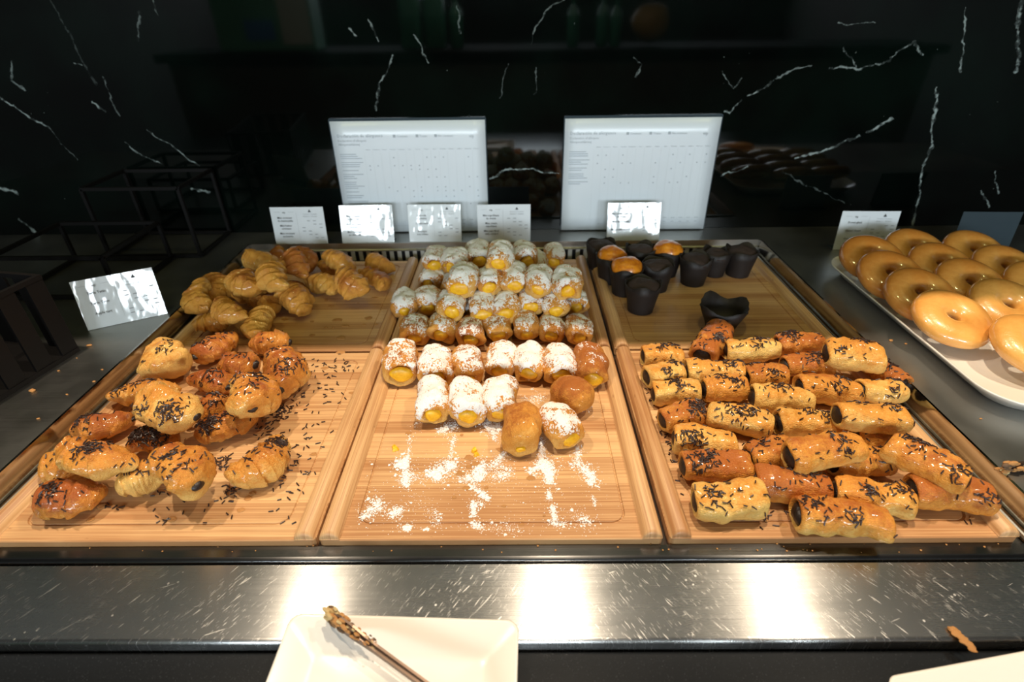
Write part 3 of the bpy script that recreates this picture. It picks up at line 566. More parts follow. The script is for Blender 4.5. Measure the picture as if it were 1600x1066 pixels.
PILE = [
('bl', [-0.4901, 0.4483, 0.0279], -62.9, -20.7, 0.079, 0.0199),
('bl', [-0.493, 0.5033, 0.0186], -65.6, -12.2, 0.0755, 0.017),
('bl', [-0.4103, 0.4501, 0.0529], -46.4, -4.5, 0.0767, 0.0225),
('bl', [-0.4496, 0.5911, 0.0325], -24.0, 0.0, 0.0784, 0.0212),
('bl', [-0.3589, 0.4512, 0.0614], -61.0, -8.8, 0.0784, 0.0212),
('bl', [-0.3506, 0.5224, 0.0532], -54.0, -25.5, 0.0791, 0.0205),
('bl', [-0.3729, 0.6074, 0.0236], -55.8, -23.8, 0.0792, 0.0167),
('bl', [-0.4327, 0.6312, 0.0145], -65.2, -2.9, 0.0782, 0.016),
('bl', [-0.2899, 0.5658, 0.0366], -30.0, -12.0, 0.0771, 0.0193),
('bl', [-0.2328, 0.6021, 0.0167], -34.7, -4.5, 0.0763, 0.0176),
('bl', [-0.3054, 0.5068, 0.0159], -29.7, 0.0, 0.0731, 0.0191),
('bl', [-0.2483, 0.4784, 0.0375], -40.3, -11.6, 0.0799, 0.0216),
('bl', [-0.2194, 0.5273, 0.0175], -44.2, -5.8, 0.0785, 0.018),
('bl', [-0.3246, 0.5923, 0.0133], -52.3, 0.0, 0.0606, 0.016),
('bl', [-0.3866, 0.4435, 0.0183], -41.5, -5.9, 0.0775, 0.0195),
('bl', [-0.3334, 0.4441, 0.0232], -44.7, -13.0, 0.0797, 0.0224),
('bl', [-0.3535, 0.5008, 0.0133], -43.8, 0.0, 0.055, 0.016),
('bl', [-0.4074, 0.3807, 0.0398], -37.0, -3.0, 0.0762, 0.0176),
('bl', [-0.4471, 0.4892, 0.0133], -41.8, 0.0, 0.0685, 0.016),
('bl', [-0.3632, 0.3713, 0.0194], 99.9, 10.4, 0.0777, 0.0182),
('bl', [-0.4428, 0.383, 0.0141], 10.7, 0.0, 0.0571, 0.0169),
('bl', [-0.4139, 0.5218, 0.0138], -47.9, 0.0, 0.055, 0.016),
('fl', [-0.4489, 0.2715, 0.0231], -40.0, 0.0, 0.0881, 0.0267),
('fl', [-0.3999, 0.3144, 0.0156], 69.2, 0.0, 0.0786, 0.0187),
('fl', [-0.3276, 0.3216, 0.0138], 6.8, 0.0, 0.058, 0.0165),
('fl', [-0.3521, 0.2646, 0.0174], -10.1, 0.0, 0.058, 0.0204),
('fl', [-0.2783, 0.2375, 0.0218], 112.9, 0.0, 0.0926, 0.0262),
('fl', [-0.3698, 0.2312, 0.0155], -15.9, -0.0, 0.0634, 0.0181),
('fl', [-0.2839, 0.1678, 0.0464], 121.0, 0.0, 0.0726, 0.0242),
('fl', [-0.4427, 0.2085, 0.0138], 20.3, 0.0, 0.0881, 0.0165),
('fl', [-0.3664, 0.1395, 0.0477], -24.6, -3.7, 0.0932, 0.0223),
('fl', [-0.3476, 0.1781, 0.0139], 51.8, -0.0, 0.058, 0.0165),
('fl', [-0.4604, 0.1473, 0.014], 15.6, 0.0, 0.0711, 0.0165),
('fl', [-0.3832, 0.1234, 0.0142], 13.1, -0.0, 0.058, 0.0169),
('fl', [-0.3122, 0.1439, 0.0151], 25.0, 0.0, 0.0734, 0.018),
('fl', [-0.3987, 0.0647, 0.0466], -11.5, -2.5, 0.0929, 0.0195),
('fl', [-0.3577, 0.0656, 0.0152], 29.6, 0.0, 0.058, 0.0183),
('fl', [-0.3084, 0.0528, 0.0434], 150.1, 0.0, 0.0815, 0.0232),
('fl', [-0.2446, 0.0875, 0.0178], 70.2, 0.0, 0.0783, 0.0207),
('fl', [-0.4191, 0.0386, 0.0166], 5.8, 0.0, 0.0691, 0.0194),
('fl', [-0.4528, 0.0796, 0.0142], -6.7, 0.0, 0.058, 0.0165),
('bc', [-0.1251, 0.3632, 0.0165], 95.0, 0.0, 0.056, 0.0198),
('bc', [-0.0836, 0.3647, 0.0165], 92.3, 0.0, 0.056, 0.0198),
('bc', [-0.0416, 0.3539, 0.0164], 90.3, 0.0, 0.056, 0.0196),
('bc', [-0.003, 0.3636, 0.0163], 95.9, -0.0, 0.056, 0.0195),
('bc', [0.04, 0.3652, 0.0163], 93.1, 0.0, 0.056, 0.0195),
('bc', [0.078, 0.3626, 0.0163], 91.5, 0.0, 0.056, 0.0195),
('bc', [0.117, 0.3575, 0.0165], 95.3, 0.0, 0.056, 0.0195),
('bc', [-0.1181, 0.4501, 0.0171], 96.5, 0.0, 0.056, 0.02),
('bc', [-0.071, 0.3883, 0.0464], 90.2, 0.0, 0.056, 0.0204),
('bc', [-0.0271, 0.3892, 0.0439], 95.5, 0.0, 0.056, 0.0209),
('bc', [0.0111, 0.3904, 0.0449], 94.5, 0.0, 0.056, 0.0209),
('bc', [0.0837, 0.388, 0.0469], 87.1, 0.0, 0.056, 0.0195),
('bc', [0.1199, 0.4472, 0.0166], 91.3, 0.0, 0.056, 0.0195),
('bc', [-0.119, 0.5322, 0.0163], 80.6, 0.0, 0.056, 0.0195),
('bc', [-0.0522, 0.4134, 0.0767], 87.0, 0.0, 0.064, 0.0223),
('bc', [-0.013, 0.4157, 0.0726], 92.2, 0.0, 0.056, 0.0195),
('bc', [0.0233, 0.4193, 0.0755], 90.2, 0.0, 0.064, 0.0195),
('bc', [0.0601, 0.4046, 0.077], 83.2, 0.0, 0.064, 0.0195),
('bc', [0.1013, 0.3987, 0.0752], 86.3, 0.0, 0.064, 0.0207),
('bc', [-0.115, 0.5566, 0.0473], 89.0, 0.0, 0.064, 0.0195),
('bc', [-0.0391, 0.5194, 0.0729], 98.8, 0.0, 0.064, 0.0195),
('bc', [0.0011, 0.4439, 0.1009], 92.3, 0.0, 0.064, 0.0195),
('bc', [0.0407, 0.515, 0.0726], 95.5, 0.0, 0.064, 0.0196),
('bc', [0.0972, 0.631, 0.0166], 94.1, 0.0, 0.056, 0.0195),
('bc', [-0.1541, 0.4408, 0.0163], 93.9, 0.0, 0.056, 0.0195),
('bc', [0.0479, 0.4033, 0.0473], 88.4, 0.0, 0.056, 0.0195),
('bc', [-0.0736, 0.4861, 0.075], 85.5, 0.0, 0.056, 0.0195),
('fc', [-0.1294, 0.2682, 0.018], 95.6, 0.0, 0.064, 0.0213),
('fc', [-0.082, 0.2625, 0.0181], 95.8, 0.0, 0.064, 0.021),
('fc', [-0.0395, 0.2668, 0.0164], 94.1, 0.0, 0.064, 0.0195),
('fc', [0.0049, 0.2791, 0.0165], 85.8, 0.0, 0.064, 0.0195),
('fc', [0.0412, 0.2716, 0.0165], 83.4, 0.0, 0.064, 0.0195),
('fc', [0.0827, 0.2645, 0.017], 88.5, -0.0, 0.064, 0.0202),
('fc', [0.1227, 0.2603, 0.0179], 88.5, 0.0, 0.064, 0.0208),
('fc', [-0.0756, 0.1897, 0.0171], 100.7, 0.0, 0.064, 0.0198),
('fc', [-0.0345, 0.1845, 0.0181], 94.1, 0.0, 0.064, 0.0211),
('fc', [0.0056, 0.1905, 0.0163], 83.6, 0.0, 0.0618, 0.0195),
('fc', [0.0313, 0.1351, 0.0177], 87.6, 0.0, 0.064, 0.0207),
('fc', [0.0938, 0.1955, 0.0166], -41.5, 0.0, 0.056, 0.0195),
('fc', [0.0746, 0.1431, 0.0163], 113.4, 0.0, 0.056, 0.0195),
('fr', [0.2246, 0.2843, 0.0142], 2.5, -0.0, 0.0533, 0.0165),
('fr', [0.3021, 0.318, 0.0175], 55.5, 2.6, 0.0865, 0.0194),
('fr', [0.3502, 0.2954, 0.0138], 1.4, 0.0, 0.0743, 0.0165),
('fr', [0.4218, 0.3081, 0.0143], -0.8, 0.0, 0.0653, 0.0169),
('fr', [0.4569, 0.2458, 0.0399], -15.2, 0.0, 0.0657, 0.0208),
('fr', [0.4089, 0.2563, 0.0138], 6.7, 0.0, 0.0628, 0.0165),
('fr', [0.35, 0.2406, 0.0141], 5.5, 0.0, 0.052, 0.0165),
('fr', [0.2171, 0.2403, 0.0142], 9.8, 0.0, 0.052, 0.0165),
('fr', [0.2835, 0.2442, 0.0138], -6.9, 0.0, 0.0737, 0.0165),
('fr', [0.2233, 0.2057, 0.0138], -0.7, 0.0, 0.0576, 0.0165),
('fr', [0.2859, 0.2082, 0.0138], -0.7, 0.0, 0.0556, 0.0165),
('fr', [0.3462, 0.1855, 0.0143], -5.9, 0.0, 0.0715, 0.0172),
('fr', [0.4117, 0.2046, 0.0154], -2.6, 0.0, 0.0696, 0.0179),
('fr', [0.4765, 0.2022, 0.0138], -4.3, 0.0, 0.052, 0.0165),
('fr', [0.5055, 0.2378, 0.0141], -77.2, 0.0, 0.052, 0.0165),
('fr', [0.2196, 0.1598, 0.0138], 11.4, 0.0, 0.0539, 0.0165),
('fr', [0.2826, 0.1474, 0.0139], -23.5, 0.0, 0.069, 0.0165),
('fr', [0.2319, 0.1126, 0.0142], -9.1, -0.0, 0.0659, 0.0165),
('fr', [0.3606, 0.1426, 0.0138], 4.2, 0.0, 0.0757, 0.0165),
('fr', [0.4124, 0.1261, 0.0399], -2.2, 0.0, 0.0728, 0.0165),
('fr', [0.4296, 0.121, 0.0138], -8.3, 0.0, 0.052, 0.0165),
('fr', [0.297, 0.0956, 0.0142], 4.6, -0.0, 0.052, 0.0165),
('fr', [0.3372, 0.0719, 0.0398], 7.0, -0.0, 0.0825, 0.0165),
('fr', [0.4277, 0.0553, 0.0406], -49.3, -0.0, 0.0699, 0.0166),
('fr', [0.3846, 0.0818, 0.0138], 7.5, 0.0, 0.0647, 0.0165),
('fr', [0.2334, 0.0755, 0.0142], 2.3, 0.0, 0.0724, 0.0165),
('fr', [0.3, 0.0516, 0.0142], -9.9, -0.0, 0.07, 0.0165),
('fr', [0.3728, 0.0373, 0.0142], -14.7, 0.0, 0.0701, 0.0165),
('fr', [0.2312, 0.03, 0.015], -1.6, 0.0, 0.07, 0.0179),
('fr', [0.3282, 0.0083, 0.0138], -11.2, 0.0, 0.0835, 0.0165),
('fr', [0.4469, 0.037, 0.014], -4.2, 0.0, 0.0703, 0.0168),
('hid', [-0.08, 0.432, 0.017], 90.0, 0.0, 0.06, 0.0195),
('hid', [-0.08, 0.497, 0.017], 90.0, 0.0, 0.06, 0.0195),
('hid', [-0.04, 0.432, 0.017], 90.0, 0.0, 0.06, 0.0195),
('hid', [-0.04, 0.497, 0.017], 90.0, 0.0, 0.06, 0.0195),
('hid', [0.0, 0.432, 0.017], 90.0, 0.0, 0.06, 0.0195),
('hid', [0.0, 0.497, 0.017], 90.0, 0.0, 0.06, 0.0195),
('hid', [0.04, 0.432, 0.017], 90.0, 0.0, 0.06, 0.0195),
('hid', [0.04, 0.497, 0.017], 90.0, 0.0, 0.06, 0.0195),
('hid', [0.08, 0.432, 0.017], 90.0, 0.0, 0.06, 0.0195),
('hid', [0.08, 0.497, 0.017], 90.0, 0.0, 0.06, 0.0195),
('hid', [-0.06, 0.562, 0.017], 90.0, 0.0, 0.06, 0.0195),
('hid', [-0.06, 0.475, 0.046], 90.0, 0.0, 0.06, 0.0195),
('hid', [-0.06, 0.54, 0.046], 90.0, 0.0, 0.06, 0.0195),
('hid', [-0.02, 0.562, 0.017], 90.0, 0.0, 0.06, 0.0195),
('hid', [-0.02, 0.475, 0.046], 90.0, 0.0, 0.06, 0.0195),
('hid', [-0.02, 0.54, 0.046], 90.0, 0.0, 0.06, 0.0195),
('hid', [0.02, 0.562, 0.017], 90.0, 0.0, 0.06, 0.0195),
('hid', [0.02, 0.475, 0.046], 90.0, 0.0, 0.06, 0.0195),
('hid', [0.02, 0.54, 0.046], 90.0, 0.0, 0.06, 0.0195),
('hid', [0.06, 0.562, 0.017], 90.0, 0.0, 0.06, 0.0195),
('hid', [0.06, 0.475, 0.046], 90.0, 0.0, 0.06, 0.0195),
('hid', [0.06, 0.54, 0.046], 90.0, 0.0, 0.06, 0.0195)]
ORD = ['first', 'second', 'third', 'fourth', 'fifth', 'sixth', 'seventh']
# plain croissants, back left board
BL = ['plain croissant leaning upright at the far left edge of its pile', 'plain croissant standing upright, second from the left edge of the pile', 'round plain croissant seen end on, on top of the left pile',
      'pale golden croissant with a bent tip, highest at the back left corner', 'small croissant on top of the pile, pointing at the shopper, left of the tallest one', 'tallest shiny brown croissant, slanting down from the top of the pile',
      'dark brown croissant with a curled tip behind the tallest shiny one', 'dark croissant in the back corner behind the highest pale one', 'large croissant by the back grille, right of the tall pile', 'croissant farthest right in the back row by the grille',
      'croissant lying crosswise at the front, third from right of the right group', 'wide croissant lying in the middle of the right group', 'brown topped croissant at the right front end of the right group', 'small dark croissant wedged between the pile and the right group',
      'croissant low in the pile between the shiny pair and the tapering one', 'long tapering croissant lying loose at the front right of the pile', 'small croissant half hidden behind the long tapering one', 'shiny glazed croissant across the front middle of the pile',
      'small croissant tucked behind the shiny glazed one at the front', 'croissant pointing at the shopper where the pile meets the front edge', 'flat croissant at the front left corner of the plain pile', 'small croissant deep inside the middle of the plain pile']
BLT = [.35, .45, .55, .25, .4, .85, .85, .8, .5, .45, .35, .5, .7, .7, .45, .45, .6, .5, .55, .25, .4, .6]
for i, r in enumerate([p for p in PILE if p[0] == 'bl']): croissant(r, 100+i, BL[i], MAT['plain_pastry'], 'plain croissants', 'croissant', tone=BLT[i]+.12)
# chocolate croissants, front left board
FLL = ['pale chocolate croissant with a curled tip, at the back left of its board', 'glossy orange croissant at the back edge, overlapping the pale curled one', 'smooth chocolate croissant resting on the board seam, farthest back', 'shiny croissant with a chocolate eye, below the back edge pair',
       'round croissant with chocolate facing out, right end of the back group', 'dark glazed croissant with a big chocolate stick, middle of the pile', 'golden croissant thick with sprinkles on top, left of the round one', 'long plain looking croissant under the pale topmost one, at left',
       'pale yellow croissant on top of the middle of the pile, chocolate at right', 'small orange croissant wedged right of the pale topmost one', 'deep orange shiny croissant against the left handle', 'croissant buried under a heap of sprinkles in the pile centre',
       'croissant crusted with sprinkles, pointing right below the thick one', 'large flaky croissant with sprinkles, front left of the pile', 'pale croissant at the front between two larger flaky ones', 'big croissant at the front with a chocolate centre facing out',
       'lone croissant at the front right, apart from the pile', 'dark glossy croissant lowest at the front left corner', 'small croissant with a chocolate lump sticking out towards the left handle']
STK = [None, 'L', 'R', 'R', 'F', 'R', 'F', None, 'R', None, 'R', None, 'R', None, None, 'R', None, None, 'L']
FLT = [.02, .75, .6, .85, .75, .95, .6, .5, .15, .8, .95, .75, .75, .55, .15, .55, .45, .9, .3]
FLS = [22, 45, 5, 18, 80, 40, 90, 35, 95, 50, 45, 190, 150, 75, 30, 70, 90, 60, 8]
for i, r in enumerate([p for p in PILE if p[0] == 'fl']): croissant(r, 200+i, FLL[i], MAT['chocolate_croissant_pastry'], 'chocolate filled croissants', 'croissant', True, FLT[i], FLS[i], STK[i])
# cream rolls, back and front middle boards
bc = [p for p in PILE if p[0] == 'bc']
BCL = {}
for k in range(7): BCL[k] = 'sugar dusted cream roll, %s from left in the lowest row of the back stack' % ORD[k]
for k, i in enumerate([7, 8, 9, 10, 11, 12]): BCL[i] = 'sugar dusted cream roll, %s from left in the second row up of the back stack' % ORD[k]
for k, i in enumerate([14, 16, 17, 18]): BCL[i] = 'cream roll, %s from left of the four big ones in the third row up' % ORD[k]
for k, i in enumerate([19, 20, 21, 22, 23]): BCL[i] = 'cream roll, %s from left in the topmost row of the back stack' % ORD[k]
BCL[13] = 'cream roll lying left of the third row up, under the topmost left roll'; BCL[15] = 'dark cream roll sunk in the gap of the third row up'; BCL[24] = 'cream roll half hidden at the far left edge of the back stack'
BCL[25] = 'cream roll peeking out behind the gap in the second row up'; BCL[26] = 'cream roll peeking out between the two leftmost of the topmost row'
for i, r in enumerate(bc): cream_roll(r, 300+i, BCL[i], tone=random.Random(i).uniform(.4, .75), sugar=(.42 if i < 7 else .66 if i > 12 else .6), group='cream rolls stacked on the back board')
for i, r in enumerate([p for p in PILE if p[0] == 'hid']): cream_roll(r, 350+i, 'cream roll buried inside the back stack under the visible ones', .5, .6, 'cream rolls hidden inside the stack')
FCL = ['sugared cream roll at the left end of the front board\'s back row']+['sugared cream roll, %s from left in the front board\'s back row' % ORD[k] for k in range(1, 6)]+['glossy orange cream roll without sugar at the right end of the back row',
       'heavily sugared cream roll at the left of the front board\'s nearer row', 'heavily sugared cream roll, second in the front board\'s nearer row', 'sugared cream roll half hidden behind the big plain brown one', 'big plain brown roll without sugar, nearest to the shopper',
       'brown roll turned sideways showing its cream, above the slanted sugared one', 'slanted sugared cream roll to the right of the big plain brown one']
FCS = [.40, .58, .55, .62, .70, .60, .06, .74, .70, .72, .0, .0, .52]; FCT = [.6, .65, .7, .55, .55, .65, .95, .5, .5, .55, .55, .75, .6]
for i, r in enumerate([p for p in PILE if p[0] == 'fc']): cream_roll(r, 400+i, FCL[i], FCT[i], FCS[i], 'cream rolls on the front board', {0: 1.15, 10: .5}.get(i, 1.0))
# chocolate rolls, front right board
FRL = ['short pale roll at the back left corner of the chocolate roll pile', 'orange roll propped up steeply by the dark paper cup, highest of the pile', 'long pale roll right of the propped up orange one, back row', 'orange roll in the back row behind the sprinkled pair', 'large pale roll with chocolate on its upper left, back right corner',
       'orange roll with a wide chocolate end, under the back row', 'small roll in a dark gap below the long pale back roll', 'short pale roll at the left edge, second from the back', 'pale roll below the propped up orange one', 'pale roll at the left edge, third from the back with sprinkles in a line',
       'roll with a big round chocolate end left of the smooth pale one', 'smooth pale yellow roll on top of the middle of the pile', 'golden roll right of the smooth pale yellow one', 'whitish roll end at the far right beside the golden one', 'dark orange roll at the right edge of the board, under the back corner roll',
       'orange roll at the left edge with chocolate smeared on top', 'pale roll slanting down left of centre under the smooth pale one', 'pale roll at the left edge, third from the front', 'roll with sprinkles sunk in the centre of the pile', 'golden roll on the right side under the whitish end', 'thin roll underneath the golden right side one',
       'broken roll with flaky top beside the big centre roll', 'big golden roll with a dark open end on top of the centre front', 'long golden roll lying slanted at the right front, on top', 'shiny roll behind the pale front right one', 'orange roll second from the front at the left edge',
       'deep orange glossy roll in the middle of the front', 'pale glazed roll right of the deep orange glossy one', 'pale yellow roll nearest the front left corner', 'slanted golden roll hanging over the front edge of the board', 'dark glossy roll at the front right corner under the long slanted one']
FRT = [.35, .95, .08, .8, .4, .8, .7, .18, .2, .12, .5, .02, .55, .08, .95, .8, .12, .2, .25, .3, .5, .8, .55, .65, .5, .85, .95, .4, .08, .65, .9]
FRS = [45, 80, 55, 75, 55, 40, 40, 40, 60, 55, 45, 35, 40, 30, 50, 70, 65, 60, 45, 35, 10, 25, 40, 65, 55, 70, 55, 65, 45, 50, 25]
for i, r in enumerate([p for p in PILE if p[0] == 'fr']): choc_roll(r, 500+i, FRL[i], FRT[i], FRS[i])
# ------------------------------------------------------------------ muffins in dark paper cups
def cup_mesh(h, r0, r1, seed, point=.006):
    na = 40; rows = []; rs = random.Random(seed); ph = rs.uniform(0, 6)
    for (u, ins) in [(0, .0), (.02, 0), (.25, 0), (.5, 0), (.75, 0), (1, 0), (1, 1), (.6, 1), (.12, 1)]:
        row = []
        for j in range(na):
            a = 2*math.pi*j/na; w = 1+.018*math.cos(a*20)*u+.03*math.cos(4*a+ph)*u
            r = (r0+(r1-r0)*u**1.2)*w-ins*.0009; z = h*u+(point*(.5+.5*math.cos(4*a+ph))+.002*math.sin(a*3+seed) if u == 1 else 0)
            row.append((r*math.cos(a), r*math.sin(a), z+(.0008 if ins and u < .2 else 0)))
        rows.append(row)
    V = np.array(rows); v = V.reshape(-1, 3).tolist(); f = grid_faces(len(rows), na); n = len(v); v += [(0, 0, 0), (0, 0, .0016)]
    f = [tuple(reversed(q_)) for q_ in f]
    f += [(j, (j+1) % na, n) for j in range(na)]; k = (len(rows)-1)*na; f += [(k+(j+1) % na, k+j, n+1) for j in range(na)]
    f = [tuple(q_) for q_ in f]
    return v, [tuple(reversed(q_)) for q_ in f]
def dome(r, h, seed):
    na, nt = 26, 9; V = []
    for i in range(nt):
        t = (math.pi/2)*i/(nt-.6); V.append([(r*math.cos(t)*math.cos(2*math.pi*j/na), r*math.cos(t)*math.sin(2*math.pi*j/na), h*math.sin(t)) for j in range(na)])
    V = disp(np.array(V), seed, .0022, .0012, 60, 160); v, f = end_capped(V); return v, f
def muffin(px, py, seed, label, top, lean=(0, 0), h=.046, sc=1.0, zc=.026):
    p = at(px, py, z=zc); t = empty('muffin', (p[0], p[1], .0004), (lean[0], lean[1], random.Random(seed).uniform(0, 6)))
    tag(t, label, 'muffin', 'muffins in dark paper cups'); v, f = cup_mesh(h, .0205*sc, .0285*sc, seed); mk('paper_cup', v, f, MAT['muffin_paper'], t)
    v, f = dome(.0268*sc, (.021 if top else .013)*sc, seed); o = mk('cake_top', xf(v, (0, 0, h-(.002 if top else .006))), f, MAT['orange_glaze' if top else 'chocolate_cake'], t)
    if top: o['label'] = 'orange glazed muffin top'
    return t
muffin(938, 398, 1, 'dark chocolate muffin at the back left, behind the left orange topped one', 0)
muffin(955, 418, 2, 'orange topped muffin in a dark cup, leftmost of the three orange ones', 1)
muffin(1000, 405, 3, 'dark chocolate muffin between the two rear orange topped ones', 0)
muffin(1041, 408, 4, 'orange topped muffin in a dark cup, rightmost of the three orange ones', 1)
muffin(977, 436, 5, 'orange topped muffin nearest the shopper, middle of the three orange ones', 1)
muffin(1026, 430, 6, 'dark chocolate muffin below the rightmost orange topped one', 0)
muffin(1003, 462, 7, 'dark chocolate muffin standing frontmost of the group', 0)
muffin(1085, 421, 8, 'dark chocolate muffin standing alone, first right of the group', 0)
muffin(1118, 408, 9, 'small brown muffin half hidden between the two lone right ones', 0, h=.042, sc=.9)
muffin(1156, 408, 10, 'dark chocolate muffin farthest right, by the back right corner', 0)
p = at(1127, 500, z=.012); v, f = cup_mesh(.034, .022, .036, 77, .009)
o = mk('paper_cup', v, f, MAT['muffin_paper']); o.location = (p[0], p[1], .0004); tag(o, 'empty dark muffin paper cup flared open behind the chocolate rolls', 'paper cup')
# ------------------------------------------------------------------ loose bits on the boards
rs = np.random.RandomState(5)
def loose(key, spots, f, z=0.0):
    P = []
    for (x, y, sx, sy, n) in spots:
        for _ in range(n):
            u, w = rs.randn(2); q_ = f((x+u*sx*.5, y+w*sy*.5)); a = at(*q_, z=z)
            bx, by = B[key].location[:2]
            if abs(a[0]-bx) < BW/2-.024 and abs(a[1]-by) < BD/2-.003: P.append((a[0], a[1], .0002))
    o = sprinkle_mesh(P, [(0, 0, 1)]*len(P), rs).build('loose_sprinkles', MAT['sprinkle']); on_board(key, stuff(o))
c3 = lambda p: (40+p[0]/3.332, 500+p[1]/3.332)
c7 = lambda p: (980+p[0]/2.58, 480+p[1]/2.58)
loose('fl', [(1300, 465, 70, 55, 90), (1420, 370, 60, 110, 26), (1020, 740, 70, 60, 34), (1060, 880, 60, 50, 18), (1380, 780, 110, 190, 40), (1300, 640, 160, 60, 10), (1200, 250, 180, 60, 22), (1550, 300, 140, 160, 40), (1500, 560, 160, 200, 26),
             (900, 960, 320, 90, 14), (720, 1040, 60, 40, 6), (1330, 1010, 250, 90, 9), (700, 900, 60, 20, 6), (1650, 240, 120, 50, 22), (420, 975, 120, 40, 8), (1250, 560, 60, 60, 22)], c3)
loose('fr', [(60, 290, 40, 60, 22), (95, 400, 40, 90, 30), (130, 520, 45, 70, 34), (160, 610, 40, 60, 22), (200, 720, 30, 60, 6), (600, 860, 70, 50, 5), (1380, 868, 30, 10, 2), (560, 835, 30, 30, 6), (640, 560, 60, 60, 12)], c7)
c4 = lambda p: (560+p[0]/4, 640+p[1]/4)
def powder(spots):
    m_ = MB()
    for (pts, w, n, big) in spots:
        for _ in range(n):
            k = rs.randint(max(len(pts)-1, 1)); u = rs.rand(); a = np.array(pts[k], float); b = np.array(pts[min(k+1, len(pts)-1)], float); q_ = a+(b-a)*u
            g = rs.randn(2)*w*.5
            if rs.rand() < .25: g *= 2.2
            wp = at(*c4((q_[0]+g[0], q_[1]+g[1]*.8)), z=0); s_ = .00035*(1+rs.pareto(3.2))*big; s_ = min(s_, .0024)
            if abs(wp[0]) > BW/2-.023 or not .002 < wp[1] < BD-.002: continue
            n_ = 5; a0 = rs.rand()*6; V = [(wp[0]+s_*math.cos(a0+2*math.pi*i/n_)*rs.uniform(.6, 1.3), wp[1]+s_*math.sin(a0+2*math.pi*i/n_)*rs.uniform(.6, 1.3), .00005) for i in range(n_)]+[(wp[0], wp[1], .0001+s_*rs.uniform(.25, .6))]
            m_.add(V, [(i, (i+1) % n_, n_) for i in range(n_)])
    return m_
dust = powder([([(320, 150), (318, 250), (300, 310)], 12, 160, 1), ([(300, 310), (235, 355)], 22, 380, 1.15), ([(290, 320), (290, 370)], 26, 350, 1.15), ([(300, 390), (295, 470)], 30, 600, 1.15), ([(340, 410), (400, 450)], 24, 60, 1),
    ([(510, 135), (600, 95)], 30, 520, 1.15), ([(600, 160), (575, 300)], 16, 240, 1), ([(560, 330), (590, 350)], 32, 260, 1.1), ([(450, 410), (500, 390), (600, 345)], 38, 1000, 1.2), ([(500, 400), (500, 440)], 20, 250, 1.1),
    ([(790, 75), (830, 130), (890, 100)], 34, 700, 1.2), ([(840, 140), (860, 195)], 16, 160, 1), ([(910, 270), (850, 340)], 24, 220, 1.1), ([(770, 340), (755, 400), (720, 440)], 40, 900, 1.2), ([(640, 430), (700, 440)], 40, 160, 1),
    ([(700, 475), (780, 530), (805, 560)], 20, 420, 1.1), ([(720, 575), (716, 665)], 18, 330, 1.1), ([(715, 710), (770, 745)], 26, 150, 1.1), ([(765, 590), (775, 600)], 14, 60, 1.1),
    ([(820, 350), (900, 345)], 30, 120, 1.1), ([(860, 420), (950, 385)], 46, 300, 1.1), ([(1140, 180), (1150, 290)], 22, 300, 1), ([(1060, 390), (1150, 350)], 20, 280, 1.1), ([(1150, 320), (1195, 390)], 40, 1000, 1.2), ([(1195, 390), (1192, 460)], 24, 450, 1.15),
    ([(1188, 510), (1196, 565)], 12, 150, 1), ([(1212, 600), (1228, 690)], 18, 320, 1.1), ([(1200, 710), (1290, 720)], 26, 170, 1.05), ([(1370, 230), (1370, 330)], 24, 280, 1), ([(1340, 340), (1400, 350)], 24, 160, 1), ([(1400, 360), (1450, 410), (1465, 465)], 30, 700, 1.2),
    ([(1465, 540), (1480, 610)], 10, 70, 1), ([(60, 660), (130, 600), (100, 560)], 44, 420, 1.1), ([(210, 660), (260, 620)], 36, 320, 1.1), ([(20, 680), (50, 660)], 26, 120, 1), ([(280, 735), (320, 745)], 18, 130, 1.2), ([(410, 750), (440, 750)], 10, 45, 1.1),
    ([(300, 540), (470, 660)], 70, 90, .9), ([(480, 720), (490, 640)], 30, 90, 1), ([(840, 740), (1000, 735)], 50, 130, .9), ([(1340, 640), (1440, 720)], 60, 150, .9), ([(1400, 690), (1450, 700)], 26, 90, 1), ([(1245, 492), (1255, 498)], 8, 30, 1.1), ([(1090, 410), (1100, 420)], 12, 40, 1),
    ([(20, 380), (1500, 560)], 260, 420, .75), ([(60, 740), (1500, 740)], 60, 160, .75), ([(340, 110), (420, 60)], 30, 40, 1), ([(1390, 20), (1450, -40)], 40, 90, 1), ([(1050, -60), (1150, -70)], 40, 260, 1.1)])
on_board('fc', stuff(dust.build('icing_sugar', MAT['sugar_powder'], smooth=False)))
def flakes(key, items, mat, name):
    m_ = MB()
    for (px, py, rx, ry, h) in items:
        wp = at(px, py, z=0); n_ = 9; a0 = rs.rand()*6; ring = [(wp[0]+rx*math.cos(2*math.pi*i/n_)*rs.uniform(.7, 1.2), wp[1]+ry*math.sin(2*math.pi*i/n_)*rs.uniform(.7, 1.2)) for i in range(n_)]
        V = [(x, y, .00008) for x, y in ring]+[(wp[0]+(x-wp[0])*.7, wp[1]+(y-wp[1])*.7, h*rs.uniform(.7, 1.2)) for x, y in ring]+[(wp[0], wp[1], h)]
        m_.add(V, [(i, (i+1) % n_, n_+(i+1) % n_, n_+i) for i in range(n_)]+[(n_+i, n_+(i+1) % n_, 2*n_) for i in range(n_)])
    on_board(key, stuff(m_.build(name, mat)))
c2 = lambda x, y: (260+x/4.2105, 360+y/4.2105)
